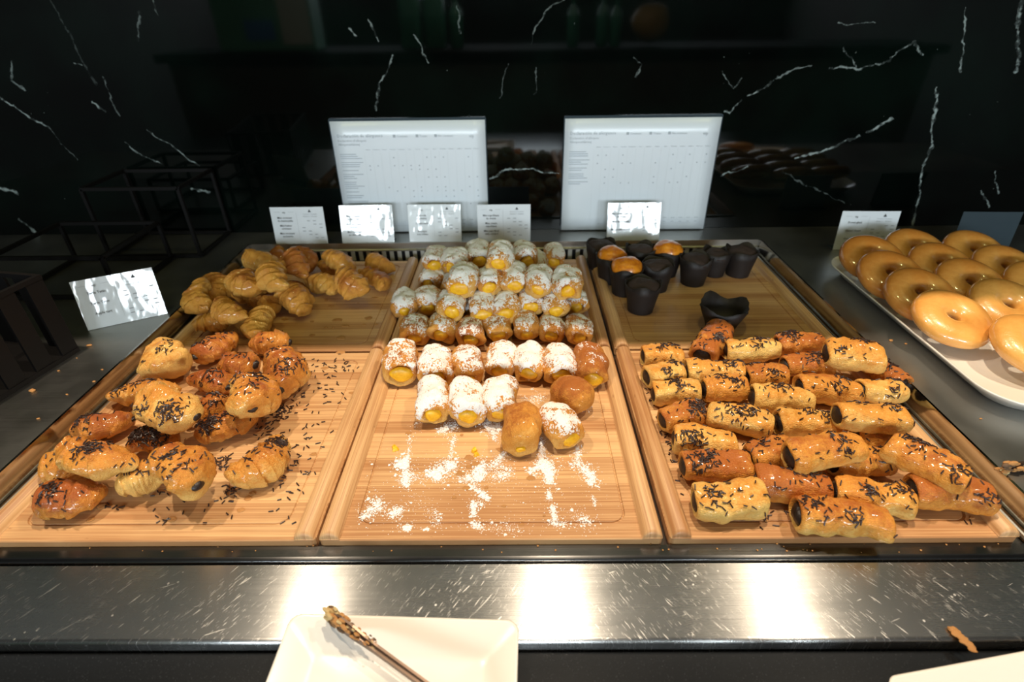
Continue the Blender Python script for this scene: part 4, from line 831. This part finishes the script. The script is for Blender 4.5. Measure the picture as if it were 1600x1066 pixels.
flakes('bl', [(*c2(x, y), rx, ry, .0008) for x, y, rx, ry in ((1080, 500, .006, .004), (1125, 590, .009, .006), (1330, 580, .007, .006), (1180, 630, .007, .004), (1150, 710, .008, .006), (1370, 445, .006, .004), (1050, 460, .003, .005), (930, 550, .004, .003), (780, 585, .006, .004), (960, 600, .004, .003),
        (1260, 480, .0015, .0015), (1050, 640, .003, .002), (1380, 620, .004, .003), (1300, 620, .003, .002), (1100, 640, .003, .003), (960, 690, .005, .004))], MAT['crumb'], 'crumbs')
flakes('fc', [(*c4((x, y)), r_, r_, r_*.8) for x, y, r_ in ((230, 250, .0042), (225, 235, .003), (725, 260, .0045), (735, 285, .0035))], MAT['cream'], 'cream_crumbs')
flakes('fc', [(*c4((x, y)), r_*1.4, r_, .0006) for x, y, r_ in ((312, 150, .003), (645, 160, .002), (700, 310, .003), (730, 340, .004), (640, 400, .004), (690, 300, .004), (675, 490, .003), (800, 490, .002), (1160, 665, .0013), (910, 605, .0018), (1080, 430, .004), (890, 250, .004), (1020, 720, .002), (690, 360, .003), (600, 550, .002))], MAT['crumb'], 'crumbs')
flakes('fl', [(*c3((x, y)), r_*1.5, r_, .0006) for x, y, r_ in ((1120, 990, .003), (1160, 930, .003), (760, 1040, .004), (400, 970, .004), (340, 1040, .003), (1640, 170, .005), (1330, 830, .004), (1560, 250, .004), (1700, 380, .003), (1500, 700, .003), (1180, 905, .003))], MAT['crumb'], 'crumbs')
flakes('fr', [(*c7((x, y)), r_*1.4, r_, .0008) for x, y, r_ in ((540, 800, .003), (630, 880, .003), (560, 860, .002), (1390, 850, .002))], MAT['crumb'], 'crumbs')
m_ = MB()
for px, py, r_ in [(140, 541, .0035), (52, 612, .004), (160, 578, .0015), (147, 597, .002), (105, 617, .0015), (92, 580, .0015), (1392, 533, .003), (1415, 538, .002), (60, 655, .0018), (1532, 655, .0015), (120, 560, .001)]:
    p = at(px, py, z=.02); r_ *= .75; v, f = blob(r_*1.4, r_, r_*.6, px, .4, 6, 9); m_.add(xf(v, (p[0], p[1], .02+r_*.55)), f)
for _ in range(50):
    px, py = rs.uniform(20, 1580), rs.uniform(850, 864); p = at(px, py, z=-.0075); r_ = rs.uniform(.0004, .0011); v, f = blob(r_, r_, r_*.6, 3, .2, 4, 6); m_.add(xf(v, (p[0], p[1], -.0075+r_*.6)), f)
cpart(stuff(m_.build('crumbs', MAT['crumb'])))
# ------------------------------------------------------------------ doughnuts on a white platter
def platter(name, w, d, h, c, rim, label, loc, rz, cat='plate', grp=None):
    L = [(w-.05, d-.05, c*.6, 0), (w-.044, d-.044, c*.65, .0002), (w-.02, d-.02, c*.85, h*.55), (w, d, c, h-.002), (w+.0006, d+.0006, c, h-.0006), (w-.001, d-.001, c, h), (w-.004, d-.004, c*.95, h-.0004),
         (w-rim, d-rim, c*.8, .0048+(h-.0048)*.30), (w-rim-.008, d-rim-.008, c*.75, .0048+(h-.0048)*.10), (w-rim-.018, d-rim-.018, c*.7, .0048), (w*.4, d*.4, c*.3, .0046)]
    v, f = loops(L, n=10); o = mk(name, v, f, MAT['porcelain']); o.location = loc; o.rotation_euler = (0, 0, rz); tag(o, label, cat, grp); return o
platter('platter', .30, .43, .022, .055, .030, 'long white platter of glazed doughnuts on the right counter', (.717, .350, .0204), 0, 'platter')
def doughnut(loc, tilt, rz, seed, label, tone=.5, R_=.0285, r_=.0198):
    nu, nv = 44, 20; t = empty('doughnut', loc); t.matrix_world = Matrix.Translation(loc) @ Matrix.Rotation(rz, 4, 'Z') @ Matrix.Rotation(tilt, 4, 'X'); tag(t, label, 'doughnut', 'glazed ring doughnuts')
    def ring(k, a0, a1, n, closed):
        V = []
        for i in range(n):
            b = a0+(a1-a0)*i/(n if closed else n-1); cb, sb = math.cos(b), math.sin(b); row = []
            for j in range(nu):
                a = 2*math.pi*j/nu; row.append(((R_+r_*k*cb*1.02)*math.cos(a), (R_+r_*k*cb*1.02)*math.sin(a), r_*k*.64*math.copysign(abs(sb)**.85, sb)))
            V.append(row)
        V = np.array(V); P = V.reshape(-1, 3); P = P*(1+.018*noise(P+seed, 40, seed))[:, None]; return P.reshape(V.shape)
    V = ring(1, 0, 2*math.pi, nv, True); f = grid_faces(nv, nu); f += [((nv-1)*nu+j, (nv-1)*nu+(j+1) % nu, (j+1) % nu, j) for j in range(nu)]; mk('dough', V.reshape(-1, 3), [tuple(reversed(q_)) for q_ in f], MAT['dough'], t)
    V = ring(1.045, -.62, math.pi+.45, 18, False); V[..., 2] += .0002; f = grid_faces(18, nu); g = mk('glaze', V.reshape(-1, 3), [tuple(reversed(q_)) for q_ in f], MAT['glaze'], t); g['tone'] = float(tone)
    return t
DN = [((.613, .497, .064), 24, -4, 'glazed doughnut farthest back in the left column of the platter', .75), ((.606, .432, .064), 24, 0, 'glazed doughnut third from the front in the left column', .75), ((.611, .368, .063), 24, 0, 'glazed doughnut second from the front in the left column', .65),
      ((.612, .301, .062), 19, 4, 'glazed doughnut at the front of the left column, hole facing out', .3), ((.668, .232, .062), 19, 6, 'glazed doughnut lowest at the front of the platter, cut by the right edge', .25),
      ((.702, .525, .064), 24, 0, 'glazed doughnut at the back of the middle column, below the small sign', .6), ((.703, .462, .064), 24, 0, 'glazed doughnut second from the back of the middle column', .65), ((.704, .398, .064), 24, 0, 'glazed doughnut third from the back of the middle column', .6), ((.709, .332, .063), 21, 0, 'glazed doughnut at the front of the middle column, behind two others', .3),
      ((.794, .515, .064), 24, 0, 'glazed doughnut at the back of the right column', .5), ((.796, .450, .064), 24, 0, 'glazed doughnut second from the back of the right column', .5), ((.798, .386, .064), 24, 0, 'glazed doughnut third from the back of the right column', .45), ((.800, .320, .063), 21, 0, 'glazed doughnut at the front of the right column', .3)]
for i, (l, tl, rz, lab, tn) in enumerate(DN): doughnut(l, math.radians(tl), math.radians(rz), i, lab, tn)
# ------------------------------------------------------------------ printed cards and sheets
MAT['sheet_ink'] = simple('sheet_ink', (.36, .40, .43), .6)
def text_geo(s_, size, bold=False):
    c = bpy.data.curves.new('t', 'FONT'); c.body = s_; c.size = size; c.resolution_u = 1; c.align_x = 'LEFT'
    if bold: c.offset = size*.012
    o = bpy.data.objects.new('t', c); COL.objects.link(o); dg = bpy.context.evaluated_depsgraph_get(); dg.update(); me = o.evaluated_get(dg).to_mesh()
    v = [tuple(p.co) for p in me.vertices]; f = [tuple(p.vertices) for p in me.polygons]; o.evaluated_get(dg).to_mesh_clear(); bpy.data.objects.remove(o); bpy.data.curves.remove(c); return v, f
def put_text(m_, s_, size, x, z, y=-.0004, bold=False, center=False):
    v, f = text_geo(s_, size, bold)
    if not v: return
    xs = [p[0] for p in v]; dx = x-(min(xs)+max(xs))/2 if center else x
    m_.add([(p[0]+dx, y, p[1]+z) for p in v], f)
def rect(m_, x0, x1, z0, z1, y=-.0003): m_.add([(x0, y, z0), (x1, y, z0), (x1, y, z1), (x0, y, z1)], [(0, 1, 2, 3)])
def card(px, py, yaw, lines, label, lean=7, mat='laminated_paper', loc=None, printed=True, seed=0):
    W_, H_ = .105, .074
    p = loc if loc is not None else at(px, py, z=.0205)
    t = empty('price_card', (p[0], p[1], .0205)); t.rotation_euler = Euler((-math.radians(lean), 0, yaw), 'XYZ'); tag(t, label, 'card', 'printed cards')
    if mat == 'acrylic': t.pop('group')
    V = []; nx = 9
    for y in (0, .0007):
        for z in (0, H_*.5, H_):
            for i in range(nx): u = -1+2*i/(nx-1); V.append((u*W_/2, y+.0012*(u*u-.4)*(z/H_)*math.sin(seed+1), z))
    f = []
    for k in range(2):
        for a in range(2):
            for i in range(nx-1):
                q_ = (k*3*nx+a*nx+i, k*3*nx+a*nx+i+1, k*3*nx+(a+1)*nx+i+1, k*3*nx+(a+1)*nx+i); f.append(q_ if k == 0 else tuple(reversed(q_)))
    top = 2*nx
    for i in range(nx-1): f.append((top+i, top+i+1, 3*nx+top+i+1, 3*nx+top+i)); f.append((i+1, i, 3*nx+i, 3*nx+i+1))
    for a in range(2):
        f.append((a*nx+nx, a*nx, 3*nx+a*nx, 3*nx+a*nx+nx)); f.append((a*nx+nx-1, a*nx+2*nx-1, 3*nx+a*nx+2*nx-1, 3*nx+a*nx+nx-1))
    mk('card_face', V, f, MAT[mat], t, smooth=False)
    M = Matrix.Rotation(math.radians(lean), 4, 'X')
    MB().box(-W_/2, W_/2, .0008, .020, .0001, .0011, M=M).build('card_foot', MAT['acrylic'], t)
    if not printed: return t
    m_ = MB(); g = MB(); y = -.0012
    for i, (a, b) in enumerate(lines):
        z = .0515-i*.0155; put_text(m_, a, .0052, -.0255, z, y, True, True)
        if b: put_text(m_, b, .0052, -.0255, z-.0058, y, True, True)
    put_text(m_, 'vip', .0055, -.0255, .0622, y, False, True)
    rect(g, -.045, -.034, .0645, .0648, y); rect(g, -.017, -.006, .0645, .0648, y); rect(g, -.0018, -.0016, .010, .064, y)
    m_.add([(.0225, y, .0640), (.0285, y, .0640), (.0255, y, .0695)], [(0, 1, 2)])
    put_text(g, 'Contiene / Contains', .0034, .0255, .0592, y, False, True); put_text(g, 'alérgenos · allergens', .0034, .0255, .0548, y, False, True)
    for r_ in range(6):
        for c_ in range(4):
            if (r_*7+c_*5+seed*3) % 4 < 2: x = .0065+c_*.0115; rect(g, x, x+.006, .0465-r_*.0068, .0478-r_*.0068, y)
    stuff(m_.build('printed_text', MAT['ink'], t)); stuff(g.build('fine_print', MAT['grey_ink'], t)); return t
card(472.5, 381.5, 0, [('Mini croissant', 'de mantequilla'), ('Mini butter', 'croissant'), ('Mini croissant', 'au beurre')], 'small white card farthest left behind the wells, above the plain croissants', seed=1)
card(576, 379.5, .02, [('Mini croissant', 'de chocolate'), ('Mini chocolate', 'croissant'), ('Mini croissant', 'au chocolat')], 'small glaring white card in front of the left large sheet\'s left part', lean=15, seed=2)
card(681, 378.5, 0, [('Caracola', 'de crema'), ('Cream swirl', ''), ('Escargot', 'à la crème')], 'small white card in front of the left large sheet, behind the topmost rolls', lean=14, seed=3)
card(788, 377.5, 0, [('Mini napolitana', 'de crema'), ('Mini cream', 'napolitana'), ('Mini pain filled', 'with custard')], 'small white card between the two large sheets, with bold dark print', lean=6, seed=4)
card(988.5, 376, 0, [('Mini muffin relleno', 'de fresa'), ('Mini filled muffin', ''), ('Mini muffin fourré', '')], 'small white card in front of the right large sheet, behind the muffins', lean=15, seed=5)
card(1345, 390.5, -.04, [('Donut glasé', ''), ('Glazed donut', ''), ('Donut glacé', '')], 'small white card standing behind the doughnut platter', lean=5, seed=6)
card(201.5, 503, math.radians(29), [('Tarta Tatin', ''), ('Tarte Tatin', ''), ('Apple tart', '')], 'small white card turned to the right on the left counter', lean=16, seed=7)
card(1528, 392, -.05, [], 'dark grey stand-in for a mirrored card behind the right side of the doughnut platter', lean=4, mat='grey_card' if 'grey_card' in MAT else 'acrylic', printed=False)  # solid card added in place of a card's mirror image
def sheet(xc, label, seed, rows):
    W_, H_ = .297, .2185; top = np.array([0, .756, .252]); lean = math.radians(1.8)
    t = empty('allergen_sheet', (xc, .7535, .0225)); t.rotation_euler = (-lean, 0, 0); tag(t, label, 'notice', 'large printed sheets')
    v, f = loops([(W_+.004, H_+.005, .003, 0), (W_+.004, H_+.005, .003, .0016)]); mk('sheet_holder', [(x, .0018-z, y+H_/2+.0026) for x, y, z in v], f, MAT['acrylic'], t, smooth=False)
    V = []; nx, nz = 13, 9
    for j in range(nz):
        for i in range(nx): u, w = i/(nx-1), j/(nz-1); V.append(((u-.5)*W_, -.0006-.0006*math.sin(u*5+seed)*math.sin(w*4+seed*2), w*H_))
    V += [(x, .0001, z) for x, y, z in V]; f = grid_faces(nz, nx, False); n_ = nx*nz; f += [tuple(q_+n_ for q_ in reversed(g_)) for g_ in f]
    for i in range(nx-1): f += [(i+1, i, n_+i, n_+i+1), (n_-nx+i, n_-nx+i+1, 2*n_-nx+i+1, 2*n_-nx+i)]
    for j in range(nz-1): f += [(j*nx, (j+1)*nx, n_+(j+1)*nx, n_+j*nx), ((j+1)*nx+nx-1, j*nx+nx-1, n_+j*nx+nx-1, n_+(j+1)*nx+nx-1)]
    mk('paper', V, f, MAT['sheet_paper'], t)
    y = -.0018; m_ = MB(); g = MB(); l_ = MB()
    put_text(m_, 'Declaración de alérgenos', .0086, -.138, .1895, y); put_text(g, 'Declaration of allergens', .0058, -.138, .1815, y); put_text(g, 'Allergenerklärung', .0058, -.138, .1745, y)
    for x, s_ in ((-.030, 'Contiene'), (.014, 'Trazas'), (.050, 'No contiene')): rect(g, x, x+.005, .1885, .1935, y); put_text(g, s_, .0058, x+.007, .1888, y)
    put_text(m_, 'vip', .0085, .117, .187, y)
    cols = [-.082+i*.0163 for i in range(14)]; nm = ['Gluten', 'Crustáceo', 'Huevo', 'Pescado', 'Cacahuete', 'Soja', 'Lácteos', 'Frutos', 'Apio', 'Mostaza', 'Sésamo', 'Sulfitos', 'Altramuz', 'Molusco']
    for x, s_ in zip(cols, nm): put_text(m_, s_, .0033, x, .1655, y, False, True)
    for i in range(15): x = cols[0]-.00815+i*.0163; rect(l_, x-.00012, x+.00012, .020, .163, y)
    z = .159; k = 0; r_ = random.Random(seed)
    for nl in rows:
        for q_ in range(nl): rect(g, -.138, -.138+r_.uniform(.022, .044), z-.0016, z-.0002, y); z -= .0040
        for x in cols:
            if r_.random() < .34: rect(m_, x-.0011, x+.0011, z+.0030, z+.0052, y)
        z -= .0035
    rect(g, -.075, .120, .0130, .0134, y)
    for x in cols[6:]: rect(g, x-.004, x+.004, .0245, .0255, y); rect(g, x-.003, x+.003, .0165, .0175, y)
    stuff(m_.build('printed_text', MAT['sheet_ink'], t)); stuff(g.build('fine_print', MAT['sheet_ink'], t)); stuff(l_.build('table_lines', MAT['pale_ink'], t)); return t
sheet(-.1795, 'large printed allergen sheet leaning on the wall, the left one of two', 11, [3, 3, 1, 3, 4, 1, 2, 3])
sheet(.2700, 'large printed allergen sheet leaning on the wall, the right one of two', 12, [3, 3, 2, 3, 2])
# ------------------------------------------------------------------ black iron risers and slatted crate on the left counter
def riser(x0, x1, y0, y1, z0, z1, label, r=.0042):
    t = empty('wire_riser', ((x0+x1)/2, (y0+y1)/2, z0)); tag(t, label, 'stand', 'black iron frame risers'); ox, oy = t.location[:2]
    X0, X1, Y0, Y1, H = x0-ox, x1-ox, y0-oy, y1-oy, z1-z0
    m_ = MB()
    for a, b in (((X0, Y0), (X1, Y0)), ((X1, Y0), (X1, Y1)), ((X1, Y1), (X0, Y1)), ((X0, Y1), (X0, Y0))): m_.bar((*a, H-r), (*b, H-r), r)
    m_.build('top_frame', MAT['black_iron'], t); m_ = MB()
    for a, b in (((X0, Y0), (X1, Y0)), ((X1, Y0), (X1, Y1)), ((X1, Y1), (X0, Y1)), ((X0, Y1), (X0, Y0))): m_.bar((*a, r), (*b, r), r)
    m_.build('base_frame', MAT['black_iron'], t)
    for a in ((X0, Y0), (X1, Y0), (X1, Y1), (X0, Y1)): MB().bar((*a, r), (*a, H-r), r).build('leg', MAT['black_iron'], t)
riser(-.755, -.580, .632, .757, .0203, .158, 'tall black iron frame riser against the wall at the left')
riser(-.815, -.632, .462, .622, .0203, .098, 'low black iron frame riser in front of the tall one')
P1 = at(126, 548, z=.02); P2 = at(0, 628, z=.02); dd = P2-P1; ang = math.atan2(dd[1], dd[0])
t = empty('slatted_crate', (P1[0], P1[1], .0203), (0, 0, ang)); tag(t, 'black slatted crate at the left edge of the counter', 'crate')
Lc, Dc, Hc = .30, -.17, .118      # local +x along the visible face towards the shopper, -y into the crate
MB().box(0, Lc, Dc, 0, 0, .006).build('base_panel', MAT['black_iron'], t)
for (y0, y1) in ((-.006, 0), (Dc, Dc+.006)):
    MB().box(0, Lc, y0, y1, Hc-.006, Hc).build('rail', MAT['black_iron'], t)
    for k in range(8): MB().box(k*.0385, k*.0385+.0235, y0+.0012, y1-.0012, .006, Hc-.006).build('slat', MAT['black_iron'], t)
for x0 in (0, Lc-.006):
    MB().box(x0, x0+.006, Dc+.006, -.006, Hc-.006, Hc).build('rail', MAT['black_iron'], t)
    for k in range(4): MB().box(x0+.0012, x0+.0048, Dc+.012+k*.038, Dc+.012+k*.038+.0235, .006, Hc-.006).build('slat', MAT['black_iron'], t)
# ------------------------------------------------------------------ plates and tongs at the front
pl = platter('plate', .188, .150, .016, .010, .040, 'square white plate with the tongs, nearest to the shopper', (-.0705, -.151, -.0164), math.radians(-2), 'plate', 'white plates'); pl.rotation_euler = (math.radians(2.2), 0, math.radians(-2))
platter('plate', .21, .150, .016, .010, .040, 'white plate at the lower right corner, mostly out of view', (.4150, -.180, -.0182), math.radians(9), 'plate', 'white plates')
def tongs(p, q, label, crust=30, seed=0, name='serving_tongs', w=.009):
    p, q = Vector(p), Vector(q); d = (q-p); L_ = d.length; t = empty(name, p); X = d.normalized(); Y = Vector((0, 0, 1)).cross(X).normalized(); Z = X.cross(Y)
    t.matrix_world = Matrix.Translation(p) @ Matrix((X, Y, Z)).transposed().to_4x4(); tag(t, label, 'tongs')
    for k, s_ in enumerate((1, -1)):
        V = []; f = []; n_ = 14
        for i in range(n_):
            u = i/(n_-1); x = u*L_; hw = .0026+.0040*math.exp(-((u-.12)/.10)**2); yo = s_*(.0009+.0006*u); th = .0009
            zo = -.006*k*(1-u)
            V += [(x, yo-th, zo-hw), (x, yo+th, zo-hw), (x, yo+th, zo+hw), (x, yo-th, zo+hw)]
        for i in range(n_-1): f += [(4*i+j, 4*i+4+j, 4*i+4+(j+1) % 4, 4*i+(j+1) % 4) for j in range(4)]
        f += [(3, 2, 1, 0), tuple(4*(n_-1)+j for j in range(4))]; mk('arm', V, [tuple(reversed(q_)) for q_ in f], MAT['old_steel'], t, smooth=False)
    r2 = np.random.RandomState(seed)
    for mat_, nm, cnt in ((MAT['crumb'], 'crust_crumbs', crust), (MAT['dark_crumb'], 'dark_crumbs', crust//2), (MAT['tan_crumb'], 'pale_crumbs', crust//2)):
        m2 = MB()
        for _ in range(cnt):
            u = r2.uniform(0, 1)**1.3*.30; r_ = r2.uniform(.0012, .0032)*max(.4, 1-u*2.2); v, f = blob(r_*1.7, r_*.8, r_*.9, r2.randint(999), .4, 6, 8); m2.add(xf(v, (u*L_-.001, r2.uniform(-.0035, .0035), r2.uniform(-.005, .0075)*math.exp(-u*2))), f)
        stuff(m2.build(nm, mat_, t))
    return t
a = at(516, 960, z=.014); b = at(662, 1068, z=.009); b2 = a+(b-a)*1.7
tongs(a, b2, 'steel tongs crusted with crumbs lying across the square white plate', 60, 3)
a = at(1568, 731, z=.0272); tongs(a, (a[0]+.15, a[1]+.01, .0240), 'crumb covered tongs tip on the right counter, below the doughnut platter', 30, 5)
m_ = MB()
for px, py, z, r_ in ((537, 1017, -.0105, .0014), (552, 1004, -.0100, .0012), (612, 976, -.0035, .0012)):
    p = at(px, py, z=z); v, f = blob(r_*1.2, r_, r_*.7, px, .2, 5, 8); m_.add(xf(v, (p[0], p[1], z+.0012)), f)
o = m_.build('crumbs', MAT['crumb']); stuff(o); o.parent = pl; o.matrix_parent_inverse = (Matrix.Translation(pl.location) @ pl.rotation_euler.to_matrix().to_4x4()).inverted()
a = at(1487, 985, z=-.0075); b = at(1520, 1016, z=-.0075); m_ = MB()
for k in range(9): u = k/8; v, f = blob(.0036, .0030, .0011, 40+k, .35, 5, 9); m_.add(xf(v, tuple(a+(b-a)*u+np.array([.0012*math.sin(k*2.1), 0, .0012]))), f)
o = m_.build('pastry_flake', MAT['crumb']); tag(o, 'loose orange pastry flake on the front edge of the steel shelf', 'crumb')
# ------------------------------------------------------------------ sideboard behind the shopper, seen as a dim reflection in the marble
SY = -1.45; rx = lambda px, py=60: float(at(px, py, y=2*WALL_Y-SY)[0])
t = empty('sideboard', (.2, SY, -.90)); tag(t, 'dark sideboard behind the shopper, dimly mirrored in the marble wall', 'sideboard')
MB().box(-2.0, 2.0, -.25, .25, 1.085, 1.125, b=.004).build('top_board', simple('matt_black', (.006, .006, .006), .9, Specular_IOR_Level=.1), t); MB().box(-1.95, 1.95, -.22, .22, .08, 1.085).build('body', MAT['room_wall'], t); MB().box(-1.9, 1.9, -.2, .2, 0, .08).build('plinth', MAT['black'], t)
MAT['green_glass'] = simple('green_glass', (.05, .22, .15), .15); MAT['poster_green'] = simple('poster_green', (.12, .36, .24), .5); MAT['poster_blue'] = simple('poster_blue', (.08, .2, .5), .5); MAT['white_card'] = simple('white_card', (.55, .62, .55), .5); MAT['brown_ware'] = simple('brown_ware', (.35, .22, .06), .5)
TZ = .2251
def bottle(px, r, h, mat, label):
    prof = [(0, .0), (r*.9, 0), (r, .006), (r, h*.58), (r*.8, h*.66), (r*.36, h*.76), (r*.34, h*.97), (r*.42, h*.975), (r*.42, h), (0, h)]; V = []; na = 20
    for a, z in prof: V += [(max(a, 1e-4)*math.cos(2*math.pi*j/na), max(a, 1e-4)*math.sin(2*math.pi*j/na), z) for j in range(na)]
    o = mk('bottle', V, grid_faces(len(prof), na), mat); o.location = (rx(px), SY+.05, TZ); tag(o, label, 'bottle', 'bottles on the sideboard')
for px, r, h, lab in ((715, .035, .26, 'green bottle left of the others on the sideboard'), (893, .03, .24, 'green bottle at the left of the right three on the sideboard'), (938, .03, .25, 'green bottle in the middle of the right three on the sideboard'), (958, .03, .23, 'green bottle at the right of the right three on the sideboard')): bottle(px, r, h, MAT['green_glass'], lab)
x0, x1 = rx(352), rx(500); t = empty('display_box', ((x0+x1)/2, SY, TZ)); tag(t, 'green and white display box with a blue panel on the sideboard', 'box'); w = abs(x1-x0)/2
MB().box(-w, w, -.08, .08, 0, .34, b=.004).build('box_body', MAT['poster_green'], t); MB().box(w*.35, w*.95, .0801, .083, .03, .30).build('white_panel', MAT['white_card'], t); MB().box(-w*.4, w*.2, .0801, .083, .05, .14).build('blue_panel', MAT['poster_blue'], t)
for i, px in enumerate((645, 682)):
    o = mk('glass_jar', *loops([(.10, .10, .02, 0), (.11, .11, .025, .01), (.11, .11, .025, .24), (.08, .08, .025, .27), (.08, .08, .025, .29)]), MAT['green_glass']); o.location = (rx(px), SY+.02, TZ); tag(o, ('left square green glass jar on the sideboard', 'right square green glass jar on the sideboard')[i], 'jar', 'square jars on the sideboard')
v, f = blob(.10, .07, .09, 4, .12, 12, 18); o = mk('brown_vase', xf(v, (0, 0, .105)), f, MAT['brown_ware']); o.location = (rx(1012), SY+.02, TZ); tag(o, 'rounded golden brown vase at the right end of the sideboard', 'vase')
